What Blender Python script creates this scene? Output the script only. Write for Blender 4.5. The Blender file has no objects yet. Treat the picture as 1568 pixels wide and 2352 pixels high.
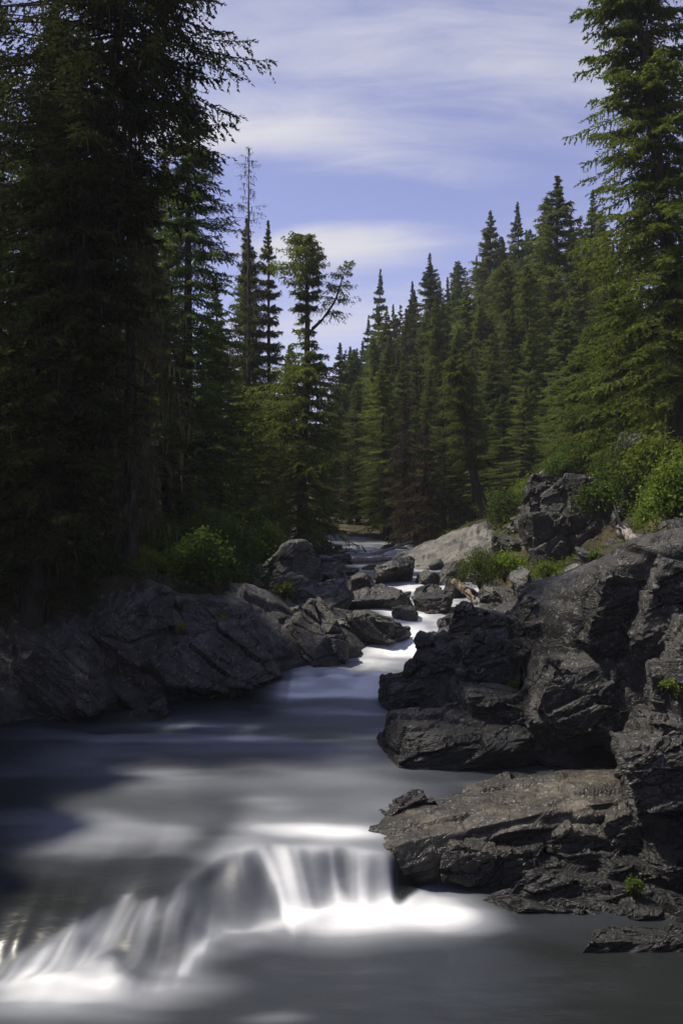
import bpy, math, random, time
import numpy as np
from mathutils import Vector

T0 = time.time()
scene = bpy.context.scene
COL = scene.collection
R = math.radians

# ------------------------------------------------------------------ camera
CAMZ, F = 6.0, 1960.0            # eye height; focal length in 1568x2352 photo units
cam_d = bpy.data.cameras.new('camera')
cam = bpy.data.objects.new('camera', cam_d)
COL.objects.link(cam)
cam.location = (0, 0, CAMZ)
cam.rotation_euler = (R(90), 0, 0)
cam_d.sensor_fit = 'VERTICAL'
cam_d.sensor_height = 36.0
cam_d.lens = 36.0 * F / 2352.0
cam_d.clip_end = 5000
scene.camera = cam

# ------------------------------------------------------------------ sky, sun, exposure
SUN_EL, SUN_AZ = 59.0, -82.0      # azimuth from +Y towards +X (negative = left of the view)
world = bpy.data.worlds.new('World'); scene.world = world
world.use_nodes = True
wn, wl = world.node_tree.nodes, world.node_tree.links
wn.clear()
def W(t, **kw):
    n = wn.new(t)
    for k, v in kw.items(): setattr(n, k, v)
    return n
wout = W('ShaderNodeOutputWorld'); bg = W('ShaderNodeBackground')
sky = W('ShaderNodeTexSky', sky_type='NISHITA', sun_disc=False, sun_elevation=R(SUN_EL), sun_rotation=R(SUN_AZ))
sky.air_density = 1.0; sky.dust_density = 0.3; sky.ozone_density = 3.0; sky.altitude = 1200
SKY_STRENGTH = 0.115
bg.inputs['Strength'].default_value = SKY_STRENGTH
tint = W('ShaderNodeMix', data_type='RGBA', blend_type='MULTIPLY'); tint.inputs[0].default_value = 1.0
tint.inputs[7].default_value = (1.38, 0.97, 1.05, 1)
wl.new(sky.outputs[0], tint.inputs[6])
tc = W('ShaderNodeTexCoord')
# clouds: thin high cloud on a flat layer far above (direction / height)
sep = W('ShaderNodeSeparateXYZ'); wl.new(tc.outputs['Generated'], sep.inputs[0])
zc = W('ShaderNodeMath', operation='ADD'); zc.inputs[1].default_value = 0.16
zm = W('ShaderNodeMath', operation='MAXIMUM'); zm.inputs[1].default_value = 0.0
wl.new(sep.outputs[2], zm.inputs[0]); wl.new(zm.outputs[0], zc.inputs[0])
div = W('ShaderNodeVectorMath', operation='DIVIDE'); comb = W('ShaderNodeCombineXYZ')
for i in range(3): wl.new(zc.outputs[0], comb.inputs[i])
wl.new(tc.outputs['Generated'], div.inputs[0]); wl.new(comb.outputs[0], div.inputs[1])
mp = W('ShaderNodeMapping'); mp.inputs['Scale'].default_value = (0.55, 1.0, 0.0)
mp.inputs['Location'].default_value = (3.35, 1.55, 0.0)
mp.inputs['Rotation'].default_value = (0, 0, R(-6))
wl.new(div.outputs[0], mp.inputs[0])
n1 = W('ShaderNodeTexNoise'); n1.inputs['Scale'].default_value = 1.35; n1.inputs['Detail'].default_value = 5
n1.inputs['Roughness'].default_value = 0.56; n1.inputs['Distortion'].default_value = 0.6
wl.new(mp.outputs[0], n1.inputs['Vector'])
cr = W('ShaderNodeMapRange', interpolation_type='SMOOTHSTEP')
cr.inputs['From Min'].default_value = 0.40; cr.inputs['From Max'].default_value = 0.86
# two thicker banks lying in that layer, given by centre and half size on the layer
mp2 = W('ShaderNodeMapping'); mp2.inputs['Scale'].default_value = (1.6, 5.5, 0.0); mp2.inputs['Rotation'].default_value = (0, 0, R(14)); wl.new(div.outputs[0], mp2.inputs[0])
n2 = W('ShaderNodeTexNoise'); n2.inputs['Scale'].default_value = 1.6; n2.inputs['Detail'].default_value = 7; n2.inputs['Roughness'].default_value = 0.62; n2.inputs['Distortion'].default_value = 0.9
wl.new(mp2.outputs[0], n2.inputs['Vector'])
wsp = W('ShaderNodeMath', operation='MULTIPLY_ADD'); wsp.inputs[1].default_value = 0.34; wl.new(n2.outputs[0], wsp.inputs[0])
w0 = W('ShaderNodeMath', operation='SUBTRACT'); w0.inputs[1].default_value = 0.17; wl.new(n1.outputs[0], w0.inputs[0]); wl.new(w0.outputs[0], wsp.inputs[2])
dens = wsp.outputs[0]
for cx_, cy_c, rx_, ry_, am_ in ((-0.25, 1.62, 0.42, 0.2, 0.26), (-0.03, 2.06, 0.28, 0.15, 0.3), (0.3, 1.42, 0.6, 0.12, 0.1), (0.1, 1.75, 0.25, 0.1, 0.12), (-1.3, 1.2, 0.5, 0.2, 0.3), (1.5, 2.2, 0.5, 0.2, 0.3), (0.6, -1.4, 0.5, 0.2, 0.3), (-0.8, -0.4, 0.4, 0.2, 0.3)):
    sb = W('ShaderNodeVectorMath', operation='SUBTRACT'); sb.inputs[1].default_value = (cx_, cy_c, 0)
    dv = W('ShaderNodeVectorMath', operation='MULTIPLY'); dv.inputs[1].default_value = (1 / rx_, 1 / ry_, 0)
    ln = W('ShaderNodeVectorMath', operation='LENGTH')
    jit = W('ShaderNodeVectorMath', operation='MULTIPLY_ADD'); jit.inputs[1].default_value = (0.9, 0.5, 0)
    wl.new(n1.outputs['Color'], jit.inputs[0]); wl.new(div.outputs[0], jit.inputs[2])
    j2 = W('ShaderNodeVectorMath', operation='SUBTRACT'); j2.inputs[1].default_value = (0.45, 0.25, 0); wl.new(jit.outputs[0], j2.inputs[0])
    wl.new(j2.outputs[0], sb.inputs[0]); wl.new(sb.outputs[0], dv.inputs[0]); wl.new(dv.outputs[0], ln.inputs[0])
    mr_ = W('ShaderNodeMapRange', interpolation_type='SMOOTHSTEP'); mr_.inputs['From Min'].default_value = 1.25; mr_.inputs['From Max'].default_value = 0.1
    mr_.inputs['To Min'].default_value = 0.0; mr_.inputs['To Max'].default_value = am_; wl.new(ln.outputs['Value'], mr_.inputs[0])
    ad_ = W('ShaderNodeMath', operation='ADD'); wl.new(dens, ad_.inputs[0]); wl.new(mr_.outputs[0], ad_.inputs[1]); dens = ad_.outputs[0]
wl.new(dens, cr.inputs[0])
cmix = W('ShaderNodeMix', data_type='RGBA'); cmix.inputs[7].default_value = (4.7, 4.7, 5.0, 1)
wl.new(cr.outputs[0], cmix.inputs[0]); wl.new(tint.outputs[2], cmix.inputs[6])
wl.new(cmix.outputs[2], bg.inputs['Color']); wl.new(bg.outputs[0], wout.inputs[0])

sun_d = bpy.data.lights.new('sun', 'SUN'); sun_d.energy = 5.0; sun_d.angle = R(2.2); sun_d.color = (1.0, 0.92, 0.78)
sun = bpy.data.objects.new('sun', sun_d); COL.objects.link(sun)
SUNV = Vector((math.sin(R(SUN_AZ)) * math.cos(R(SUN_EL)), math.cos(R(SUN_AZ)) * math.cos(R(SUN_EL)), math.sin(R(SUN_EL))))
sun.rotation_euler = SUNV.to_track_quat('Z', 'Y').to_euler()
sun.location = (-20, 0, 60)

vs = scene.view_settings
vs.view_transform = 'Standard'; vs.look = 'None'; vs.gamma = 1.0; vs.use_curve_mapping = False
vs.exposure = 0.45
scene.render.engine = 'CYCLES'
cy = scene.cycles
cy.max_bounces = 5; cy.diffuse_bounces = 3; cy.glossy_bounces = 2; cy.transmission_bounces = 2; cy.volume_bounces = 0
cy.use_denoising = True
cy.caustics_reflective = False; cy.caustics_refractive = False

# ------------------------------------------------------------------ numeric helpers
def at(px, py, Y):
    """a point seen at photo position px, py standing Y metres away -> world xyz"""
    return ((px - 784.0) / F * Y, Y, CAMZ - (py - 1176.0) / F * Y)
U32 = np.uint32
def hash3(ix, iy, iz, seed=0):
    h = (ix.astype(np.int64).astype(U32) * U32(0x8da6b343)) ^ (iy.astype(np.int64).astype(U32) * U32(0xd8163841)) \
        ^ (iz.astype(np.int64).astype(U32) * U32(0xcb1ab31f)) ^ U32((seed * 0x9E3779B1) & 0xffffffff)
    h ^= h >> U32(15); h = h * U32(0x2c1b3c6d); h ^= h >> U32(12); h = h * U32(0x297a2d39); h ^= h >> U32(15)
    return h
def h01(h): return (h >> U32(8)).astype(np.float64) / 16777216.0
def vnoise(p, seed=0):
    i = np.floor(p); f = p - i; f = f * f * f * (f * (f * 6 - 15) + 10)
    o = np.zeros(len(p))
    for dx in (0, 1):
        wx = f[:, 0] if dx else 1 - f[:, 0]
        for dy in (0, 1):
            wy = f[:, 1] if dy else 1 - f[:, 1]
            for dz in (0, 1):
                wz = f[:, 2] if dz else 1 - f[:, 2]
                o += wx * wy * wz * h01(hash3(i[:, 0] + dx, i[:, 1] + dy, i[:, 2] + dz, seed))
    return o * 2 - 1
def fbm(p, octv=4, seed=0, rough=0.5):
    o = np.zeros(len(p)); a = 1.0; s = 0
    for k in range(octv):
        o += a * vnoise(p * (2.03 ** k) + 17.3 * k, seed + k); s += a; a *= rough
    return o / s
def worley(p, seed=0):
    i0 = np.floor(p); n = len(p)
    f1 = np.full(n, 9.0); f2 = np.full(n, 9.0); c = np.zeros((n, 3)); hid = np.zeros(n, U32)
    for dx in (-1, 0, 1):
        for dy in (-1, 0, 1):
            for dz in (-1, 0, 1):
                cx, cy_, cz = i0[:, 0] + dx, i0[:, 1] + dy, i0[:, 2] + dz
                h = hash3(cx, cy_, cz, seed)
                q = np.stack([cx + h01(h), cy_ + h01(h * U32(747796405) + U32(11)), cz + h01(h * U32(2891336453) + U32(7))], 1)
                d = np.linalg.norm(p - q, axis=1)
                m = d < f1
                f2 = np.where(m, f1, np.minimum(f2, d))
                f1 = np.where(m, d, f1); c[m] = q[m]; hid = np.where(m, h, hid)
    return f1, f2, c, hid
def sstep(a, b, x):
    t = np.clip((x - a) / (b - a), 0, 1); return t * t * (3 - 2 * t)
def rotm(ax, ay, az):
    cx, sx, cy_, sy, cz, sz = math.cos(ax), math.sin(ax), math.cos(ay), math.sin(ay), math.cos(az), math.sin(az)
    return np.array([[1, 0, 0], [0, cx, -sx], [0, sx, cx]]).T @ np.array([[cy_, 0, sy], [0, 1, 0], [-sy, 0, cy_]]).T @ np.array([[cz, -sz, 0], [sz, cz, 0], [0, 0, 1]]).T

# ------------------------------------------------------------------ object helpers
def mk_mesh(name, v, f, mat=None, smooth=False):
    me = bpy.data.meshes.new(name)
    v = np.ascontiguousarray(v, np.float32); f = np.ascontiguousarray(f, np.int32)
    k = f.shape[1]
    me.vertices.add(len(v)); me.vertices.foreach_set('co', v.ravel())
    me.loops.add(f.size); me.loops.foreach_set('vertex_index', f.ravel())
    me.polygons.add(len(f)); me.polygons.foreach_set('loop_start', np.arange(0, f.size, k, dtype=np.int32))
    me.polygons.foreach_set('loop_total', np.full(len(f), k, np.int32))
    me.polygons.foreach_set('use_smooth', np.full(len(f), smooth, bool))
    me.update(calc_edges=True)
    if mat: me.materials.append(mat)
    return me
def obj(name, me, parent=None, loc=(0, 0, 0)):
    o = bpy.data.objects.new(name, me); COL.objects.link(o); o.location = loc
    if parent: o.parent = parent
    return o
def tag(o, label=None, cat=None, group=None, kind=None):
    if label: o['label'] = label
    if cat: o['category'] = cat
    if group: o['group'] = group
    if kind: o['kind'] = kind
    return o
def dup(root, loc, rotz, scale):
    r = root.copy(); COL.objects.link(r); r.location = loc; r.rotation_euler = (0, 0, rotz); r.scale = scale
    for ch in root.children:
        c = ch.copy(); COL.objects.link(c); c.parent = r
    return r

# ------------------------------------------------------------------ materials
def newmat(name):
    m = bpy.data.materials.new(name); m.use_nodes = True
    nt = m.node_tree; nt.nodes.clear()
    return m, nt.nodes, nt.links, nt.nodes.new('ShaderNodeOutputMaterial')
def ramp(nodes, stops):
    n = nodes.new('ShaderNodeValToRGB'); e = n.color_ramp.elements
    while len(e) < len(stops): e.new(0.5)
    for x, (p, c) in zip(e, stops):
        x.position = p; x.color = (c[0], c[1], c[2], 1)
    return n
def noise_node(nodes, links, vec, scale, detail=4, rough=0.55):
    n = nodes.new('ShaderNodeTexNoise'); n.inputs['Scale'].default_value = scale
    n.inputs['Detail'].default_value = detail; n.inputs['Roughness'].default_value = rough
    links.new(vec, n.inputs['Vector']); return n
def rock_material(name, dark, mid, light, lichen=(0.3, 0.31, 0.29), lich_amt=0.62, moss=0.0, strata=0.0, gloss=0.55, wet_z=None, srot=(8, 14, 0)):
    m, N, L, out = newmat(name)
    g = N.new('ShaderNodeNewGeometry'); pos = g.outputs['Position']
    a = noise_node(N, L, pos, 0.9, 7, 0.62)
    r = ramp(N, [(0.3, dark), (0.52, mid), (0.74, light)]); L.new(a.outputs[0], r.inputs[0])
    col = r.outputs[0]
    if strata:
        mpn = N.new('ShaderNodeMapping'); mpn.inputs['Scale'].default_value = (0.7, 0.9, 9.0)
        mpn.inputs['Rotation'].default_value = tuple(R(a_) for a_ in srot); mpn.vector_type = 'POINT'
        rt_ = N.new('ShaderNodeVectorRotate'); rt_.rotation_type = 'EULER_XYZ'; rt_.inputs['Rotation'].default_value = tuple(R(a_) for a_ in srot); L.new(pos, rt_.inputs['Vector'])
        mpn.inputs['Rotation'].default_value = (0, 0, 0); L.new(rt_.outputs[0], mpn.inputs[0])
        s = noise_node(N, L, mpn.outputs[0], 1.5, 5, 0.65)
        sr = ramp(N, [(0.36, (0.45, 0.45, 0.45)), (0.62, (1.25, 1.22, 1.16))]); L.new(s.outputs[0], sr.inputs[0])
        mx = N.new('ShaderNodeMix'); mx.data_type = 'RGBA'; mx.blend_type = 'MULTIPLY'; mx.inputs[0].default_value = strata
        L.new(col, mx.inputs[6]); L.new(sr.outputs[0], mx.inputs[7]); col = mx.outputs[2]
    b = noise_node(N, L, pos, 5.5, 6, 0.7)
    lr = ramp(N, [(lich_amt, (0, 0, 0)), (lich_amt + 0.05, (1, 1, 1))]); L.new(b.outputs[0], lr.inputs[0])
    mx = N.new('ShaderNodeMix'); mx.data_type = 'RGBA'; mx.inputs[7].default_value = (*lichen, 1)
    b2 = noise_node(N, L, pos, 17.0, 3, 0.6)
    lr2 = ramp(N, [(0.6, (0, 0, 0)), (0.66, (1, 1, 1))]); L.new(b2.outputs[0], lr2.inputs[0])
    mxl = N.new('ShaderNodeMath'); mxl.operation = 'MAXIMUM'; L.new(lr.outputs[0], mxl.inputs[0]); L.new(lr2.outputs[0], mxl.inputs[1])
    lf = N.new('ShaderNodeMath'); lf.operation = 'MULTIPLY'; lf.inputs[1].default_value = 0.55
    L.new(mxl.outputs[0], lf.inputs[0]); L.new(lf.outputs[0], mx.inputs[0]); L.new(col, mx.inputs[6]); col = mx.outputs[2]
    if moss:
        sx = N.new('ShaderNodeSeparateXYZ'); L.new(g.outputs['Normal'], sx.inputs[0])
        mn = noise_node(N, L, pos, 1.1, 5, 0.6)
        ad = N.new('ShaderNodeMath'); ad.operation = 'MULTIPLY'; L.new(sx.outputs[2], ad.inputs[0]); L.new(mn.outputs[0], ad.inputs[1])
        mr = ramp(N, [(0.62 - moss, (0, 0, 0)), (0.72 - moss, (1, 1, 1))]); L.new(ad.outputs[0], mr.inputs[0])
        mx = N.new('ShaderNodeMix'); mx.data_type = 'RGBA'; mx.inputs[7].default_value = (0.045, 0.055, 0.016, 1)
        L.new(mr.outputs[0], mx.inputs[0]); L.new(col, mx.inputs[6]); col = mx.outputs[2]
    p = N.new('ShaderNodeBsdfPrincipled'); p.inputs['Roughness'].default_value = gloss
    p.inputs['Specular IOR Level'].default_value = 0.35
    if wet_z is not None:      # wet band above the water line: darker and shinier stone
        sz = N.new('ShaderNodeSeparateXYZ'); L.new(pos, sz.inputs[0])
        wm = N.new('ShaderNodeMapRange'); wm.inputs['From Min'].default_value = wet_z; wm.inputs['From Max'].default_value = wet_z + 0.45
        nz = noise_node(N, L, pos, 1.7, 3)
        s2 = N.new('ShaderNodeMath'); s2.operation = 'MULTIPLY_ADD'; s2.inputs[1].default_value = -0.5
        L.new(nz.outputs[0], s2.inputs[0]); L.new(sz.outputs[2], s2.inputs[2]); L.new(s2.outputs[0], wm.inputs[0])
        mx = N.new('ShaderNodeMix'); mx.data_type = 'RGBA'; mx.inputs[6].default_value = (0.018, 0.018, 0.017, 1)
        L.new(wm.outputs[0], mx.inputs[0]); L.new(col, mx.inputs[7]); col = mx.outputs[2]
        rr = N.new('ShaderNodeMapRange'); rr.inputs['To Min'].default_value = 0.22; rr.inputs['To Max'].default_value = gloss
        L.new(wm.outputs[0], rr.inputs[0]); L.new(rr.outputs[0], p.inputs['Roughness'])
    L.new(col, p.inputs['Base Color'])
    bn = noise_node(N, L, pos, 7.0, 8, 0.68)
    vo = N.new('ShaderNodeTexVoronoi'); vo.feature = 'DISTANCE_TO_EDGE'; vo.inputs['Scale'].default_value = 2.2
    dn = noise_node(N, L, pos, 2.0, 4)
    va = N.new('ShaderNodeVectorMath'); va.operation = 'MULTIPLY_ADD'; va.inputs[1].default_value = (0.6, 0.6, 0.6)
    L.new(dn.outputs['Color'], va.inputs[0]); L.new(pos, va.inputs[2]); L.new(va.outputs[0], vo.inputs['Vector'])
    vr = N.new('ShaderNodeMapRange'); vr.inputs['From Max'].default_value = 0.035; L.new(vo.outputs['Distance'], vr.inputs[0])
    s3 = N.new('ShaderNodeMath'); s3.operation = 'MULTIPLY_ADD'; s3.inputs[1].default_value = 0.25
    L.new(vr.outputs[0], s3.inputs[0]); L.new(bn.outputs[0], s3.inputs[2])
    bp = N.new('ShaderNodeBump'); bp.inputs['Strength'].default_value = 0.8; bp.inputs['Distance'].default_value = 0.07
    L.new(s3.outputs[0], bp.inputs['Height']); L.new(bp.outputs[0], p.inputs['Normal'])
    L.new(p.outputs[0], out.inputs[0])
    return m
def leaf_material(name, c1, c2, trans=0.3, tcol=None):
    m, N, L, out = newmat(name)
    g = N.new('ShaderNodeNewGeometry'); oi = N.new('ShaderNodeObjectInfo')
    mx = N.new('ShaderNodeMix'); mx.data_type = 'RGBA'
    mx.inputs[6].default_value = (*c1, 1); mx.inputs[7].default_value = (*c2, 1)
    nn = noise_node(N, L, g.outputs['Position'], 0.7, 3)
    av = N.new('ShaderNodeMath'); av.operation = 'MULTIPLY_ADD'; av.inputs[1].default_value = 0.5
    L.new(g.outputs['Random Per Island'], av.inputs[0])
    nr = N.new('ShaderNodeMapRange'); nr.inputs['From Min'].default_value = 0.3; nr.inputs['From Max'].default_value = 0.7
    nr.inputs['To Max'].default_value = 0.5
    L.new(nn.outputs[0], nr.inputs[0]); L.new(nr.outputs[0], av.inputs[2]); L.new(av.outputs[0], mx.inputs[0])
    hs = N.new('ShaderNodeHueSaturation')
    hr = N.new('ShaderNodeMapRange'); hr.inputs['To Min'].default_value = 0.475; hr.inputs['To Max'].default_value = 0.51
    vr = N.new('ShaderNodeMapRange'); vr.inputs['To Min'].default_value = 0.7; vr.inputs['To Max'].default_value = 1.25
    fr = N.new('ShaderNodeMath'); fr.operation = 'FRACT'; ml = N.new('ShaderNodeMath'); ml.operation = 'MULTIPLY'; ml.inputs[1].default_value = 7.31
    L.new(oi.outputs['Random'], hr.inputs[0]); L.new(oi.outputs['Random'], ml.inputs[0]); L.new(ml.outputs[0], fr.inputs[0]); L.new(fr.outputs[0], vr.inputs[0])
    L.new(hr.outputs[0], hs.inputs['Hue']); L.new(vr.outputs[0], hs.inputs['Value']); L.new(mx.outputs[2], hs.inputs['Color'])
    d = N.new('ShaderNodeBsdfDiffuse'); t = N.new('ShaderNodeBsdfTranslucent'); ms = N.new('ShaderNodeMixShader')
    ms.inputs[0].default_value = trans
    L.new(hs.outputs[0], d.inputs[0]); L.new(hs.outputs[0], t.inputs[0])
    L.new(d.outputs[0], ms.inputs[1]); L.new(t.outputs[0], ms.inputs[2]); L.new(ms.outputs[0], out.inputs[0])
    return m
def bark_material(name, c1, c2):
    m, N, L, out = newmat(name)
    tcn = N.new('ShaderNodeTexCoord'); mpn = N.new('ShaderNodeMapping'); mpn.inputs['Scale'].default_value = (7, 7, 1.3)
    L.new(tcn.outputs['Object'], mpn.inputs[0])
    a = noise_node(N, L, mpn.outputs[0], 1.6, 6, 0.65)
    r = ramp(N, [(0.35, c1), (0.68, c2)]); L.new(a.outputs[0], r.inputs[0])
    p = N.new('ShaderNodeBsdfPrincipled'); p.inputs['Roughness'].default_value = 0.9; p.inputs['Specular IOR Level'].default_value = 0.15
    bp = N.new('ShaderNodeBump'); bp.inputs['Strength'].default_value = 0.9; bp.inputs['Distance'].default_value = 0.06
    L.new(a.outputs[0], bp.inputs['Height']); L.new(bp.outputs[0], p.inputs['Normal'])
    L.new(r.outputs[0], p.inputs['Base Color']); L.new(p.outputs[0], out.inputs[0])
    return m

M_ROCKL = rock_material('dark_grey_rock', (0.014, 0.0136, 0.0126), (0.042, 0.0405, 0.0375), (0.12, 0.115, 0.105), lichen=(0.26, 0.25, 0.22), lich_amt=0.61, moss=0.06, wet_z=1.0, strata=0.6, srot=(10, -34, 0))
M_ROCKR = rock_material('shade_dark_lichen_rock', (0.007, 0.0067, 0.0062), (0.018, 0.0174, 0.016), (0.064, 0.0615, 0.0565), lichen=(0.22, 0.21, 0.19), lich_amt=0.59, moss=0.06, wet_z=0.95)  # base colours darkened to carry the shade on these rocks; lichen specks are real
M_SLAB = rock_material('banded_slab_rock', (0.016, 0.0148, 0.0128), (0.052, 0.0475, 0.040), (0.16, 0.142, 0.112), lich_amt=0.66, strata=0.85, gloss=0.36, wet_z=0.25)
M_BOULD = rock_material('river_boulder_rock', (0.02, 0.019, 0.0175), (0.05, 0.048, 0.044), (0.14, 0.134, 0.12), lich_amt=0.62, moss=0.05, gloss=0.5)
M_PALE = rock_material('pale_boulder_rock', (0.045, 0.043, 0.039), (0.105, 0.10, 0.092), (0.24, 0.23, 0.21), lich_amt=0.64, strata=0.7, srot=(0, 30, 0))
M_WET = rock_material('wet_black_rock', (0.009, 0.009, 0.0085), (0.026, 0.025, 0.023), (0.085, 0.082, 0.075), lichen=(0.15, 0.145, 0.13), lich_amt=0.64, gloss=0.34)
M_BARK = bark_material('conifer_bark', (0.018, 0.014, 0.011), (0.07, 0.055, 0.045))
M_BARKG = bark_material('grey_dead_bark', (0.05, 0.045, 0.04), (0.17, 0.15, 0.13))
M_LOG = bark_material('weathered_log_wood', (0.12, 0.11, 0.10), (0.34, 0.30, 0.26))
M_LOGY = bark_material('peeled_driftwood', (0.12, 0.095, 0.07), (0.34, 0.28, 0.2))
M_FIR = leaf_material('fir_needles', (0.036, 0.062, 0.014), (0.15, 0.2, 0.042), 0.5)
M_FIRD = leaf_material('dark_spruce_needles', (0.03, 0.046, 0.014), (0.12, 0.145, 0.036), 0.46)
M_FIRY = leaf_material('yellow_green_needles', (0.038, 0.064, 0.012), (0.165, 0.21, 0.038), 0.5)
M_FIRB = leaf_material('deep_green_needles', (0.016, 0.026, 0.010), (0.065, 0.085, 0.024), 0.35)
M_BROWN = leaf_material('browned_needles', (0.035, 0.028, 0.015), (0.09, 0.075, 0.045), 0.2)
M_LICH = leaf_material('hanging_beard_lichen', (0.05, 0.048, 0.03), (0.14, 0.13, 0.08), 0.3)
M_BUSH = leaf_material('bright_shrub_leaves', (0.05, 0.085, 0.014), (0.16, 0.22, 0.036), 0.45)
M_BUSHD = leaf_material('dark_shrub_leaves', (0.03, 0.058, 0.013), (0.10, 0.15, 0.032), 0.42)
M_YELL = leaf_material('yellow_flowering_leaves', (0.09, 0.09, 0.012), (0.32, 0.26, 0.03), 0.3)

# ------------------------------------------------------------------ river profile and ground heights
WY = np.array([-60, 10, 13.2, 17, 21, 22.6, 24.2, 26, 28, 29.8, 31, 34, 36.2, 37.5, 43, 45, 50, 56, 70, 100, 400.])
WZ = np.array([0.7, 0.72, 0.76, 0.93, 1.08, 1.16, 1.38, 1.52, 1.72, 1.86, 2.16, 2.36, 2.5, 2.82, 2.98, 3.16, 3.32, 3.55, 4.3, 6.0, 20.])
def wz_up(Y): return np.interp(Y, WY, WZ)
BY = np.array([-80, 8, 13, 17, 20, 22, 23.5, 25.5, 28.2, 31, 34, 40, 50, 56, 63, 72, 90, 150, 400.])
BL = np.array([-9, -9, -11.0, -11.5, -11.2, -8.2, -5.6, -3.6, -1.8, -1.6, -1.6, -1.8, -1.9, -2.6, -6, -14, -38, -90, -200.])
BR = np.array([6.5, 6.2, 6.2, 6.6, 6.0, 5.4, 5.0, 5.0, 5.0, 5.2, 5.6, 6.0, 6.3, 5.6, 2.0, -4, -24, -75, -185.])
_cp = [at(*a) for a in [(0, 1345, 27), (300, 1312, 24.5), (400, 1295, 30), (480, 1275, 38), (560, 1272, 45), (690, 1248, 57), (640, 1300, 38),
        (150, 1290, 30), (-300, 1300, 25), (760, 1400, 31), (620, 1365, 31), (-600, 1340, 20),
        (1400, 1315, 24), (1600, 1222, 22), (1300, 1318, 31), (1210, 1300, 35), (1240, 1120, 42), (1340, 1085, 44), (1450, 1010, 38),
        (1560, 1000, 33), (1600, 1130, 27), (1120, 1188, 52), (1258, 1085, 70), (1010, 1245, 60), (1060, 1270, 47), (1150, 1290, 42),
        (850, 1235, 72), (760, 1236, 80), (1300, 1305, 36), (1400, 1290, 34.5), (1225, 1300, 37), (1460, 1275, 33), (1300, 1114, 40.5), (1400, 1100, 39.5), (1480, 1080, 37), (1220, 1150, 40)]]
_cp += [(-30, 40, 9), (-60, 60, 18), (-20, 80, 9), (-40, 120, 20), (-10, 110, 9), (6, 120, 11), (30, 120, 26), (60, 100, 42), (60, 60, 34),
        (40, 40, 25), (110, 200, 60), (0, 220, 24), (-110, 200, 34), (30, 20, 18), (13, 10, 8), (9, 5, 6.5), (0, 0, 4.2), (-7, 1, 3.2),
        (0, -40, 5), (-40, 0, 9), (-40, -40, 9), (40, -40, 16), (7, 13, 2.6), (6.4, 10.5, 0.9), (8, 16, 4.8), (-11, 14, 2.6), (-12, 10, 2.4), (-20, 20, 6), (250, 250, 90), (-250, 250, 60), (0, 250, 30), (250, 0, 60), (-250, 0, 40)]
_cp = np.array(_cp)
_D = np.linalg.norm(_cp[:, None, :2] - _cp[None, :, :2], axis=2)
_A = np.block([[_D, np.ones((len(_cp), 1))], [np.ones((1, len(_cp))), np.zeros((1, 1))]])
_w = np.linalg.solve(_A, np.append(_cp[:, 2], 0))
def ground(X, Y):
    X = np.clip(np.atleast_1d(np.asarray(X, float)), -260, 260); Y = np.clip(np.atleast_1d(np.asarray(Y, float)), -60, 260)
    z = np.full(X.shape, _w[-1])
    for k in range(len(_cp)): z = z + _w[k] * np.hypot(X - _cp[k, 0], Y - _cp[k, 1])
    sd = np.maximum(np.interp(Y, BY, BL) - X, X - np.interp(Y, BY, BR))
    wz = np.where(Y < 13, -0.1, wz_up(Y)); bed = wz - 0.9
    z = np.maximum(z, wz + 0.12)
    k = sstep(-0.2, 1.6, sd)
    # the camera's own bank
    k = np.maximum(k, 1 - sstep(3.5, 7.0, np.where(np.abs(X) < 14, Y, 50)))
    return bed + (z - bed) * k
def gz(x, y): return float(ground(x, y)[0])

# ground sheet
def axis(lo, hi, core, far_lo, far_hi, n):
    c = np.arange(lo, hi, core)
    g = np.geomspace(core, 1, 2)
    a = lo - np.geomspace(core, lo - far_lo, n)[::-1]; b = hi + np.geomspace(core, far_hi - hi, n)
    return np.concatenate([a, c, b])
gx = axis(-26, 34, 0.3, -2500, 2500, 34); gy = axis(6, 74, 0.36, -300, 3000, 40)
GX, GY = np.meshgrid(gx, gy)
X, Y = GX.ravel(), GY.ravel()
Z = ground(X, Y)
P3 = np.stack([X, Y, Z], 1)
sdn = np.maximum(np.interp(Y, BY, BL) - X, X - np.interp(Y, BY, BR))
near = (np.abs(X) < 45) & (Y > 4) & (Y < 90)
nz = np.zeros(len(X)); nz[near] = 0.35 * fbm(P3[near] * 0.45, 4, 5) + 0.16 * np.abs(fbm(P3[near] * 1.9, 3, 9))
Z = Z + nz * sstep(0, 2.0, sdn)
Z = np.where(np.hypot(X, Y) > 320, Z + 4 * fbm(P3 * 0.01, 3, 3), Z)
nxg, nyg = len(gx), len(gy)
def grid_faces(nr, nc):
    i = np.arange(nr * nc).reshape(nr, nc)
    return np.stack([i[:-1, :-1].ravel(), i[:-1, 1:].ravel(), i[1:, 1:].ravel(), i[1:, :-1].ravel()], 1)
m, N, L, out = newmat('forest_floor')
g = N.new('ShaderNodeNewGeometry')
a = noise_node(N, L, g.outputs['Position'], 0.8, 7, 0.65); b = noise_node(N, L, g.outputs['Position'], 6, 5, 0.7)
r1 = ramp(N, [(0.35, (0.022, 0.032, 0.010)), (0.5, (0.05, 0.045, 0.026)), (0.66, (0.10, 0.075, 0.05))]); L.new(a.outputs[0], r1.inputs[0])
r2 = ramp(N, [(0.3, (0.5, 0.5, 0.5)), (0.7, (1.3, 1.3, 1.3))]); L.new(b.outputs[0], r2.inputs[0])
mx = N.new('ShaderNodeMix'); mx.data_type = 'RGBA'; mx.blend_type = 'MULTIPLY'; mx.inputs[0].default_value = 1
L.new(r1.outputs[0], mx.inputs[6]); L.new(r2.outputs[0], mx.inputs[7])
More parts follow.
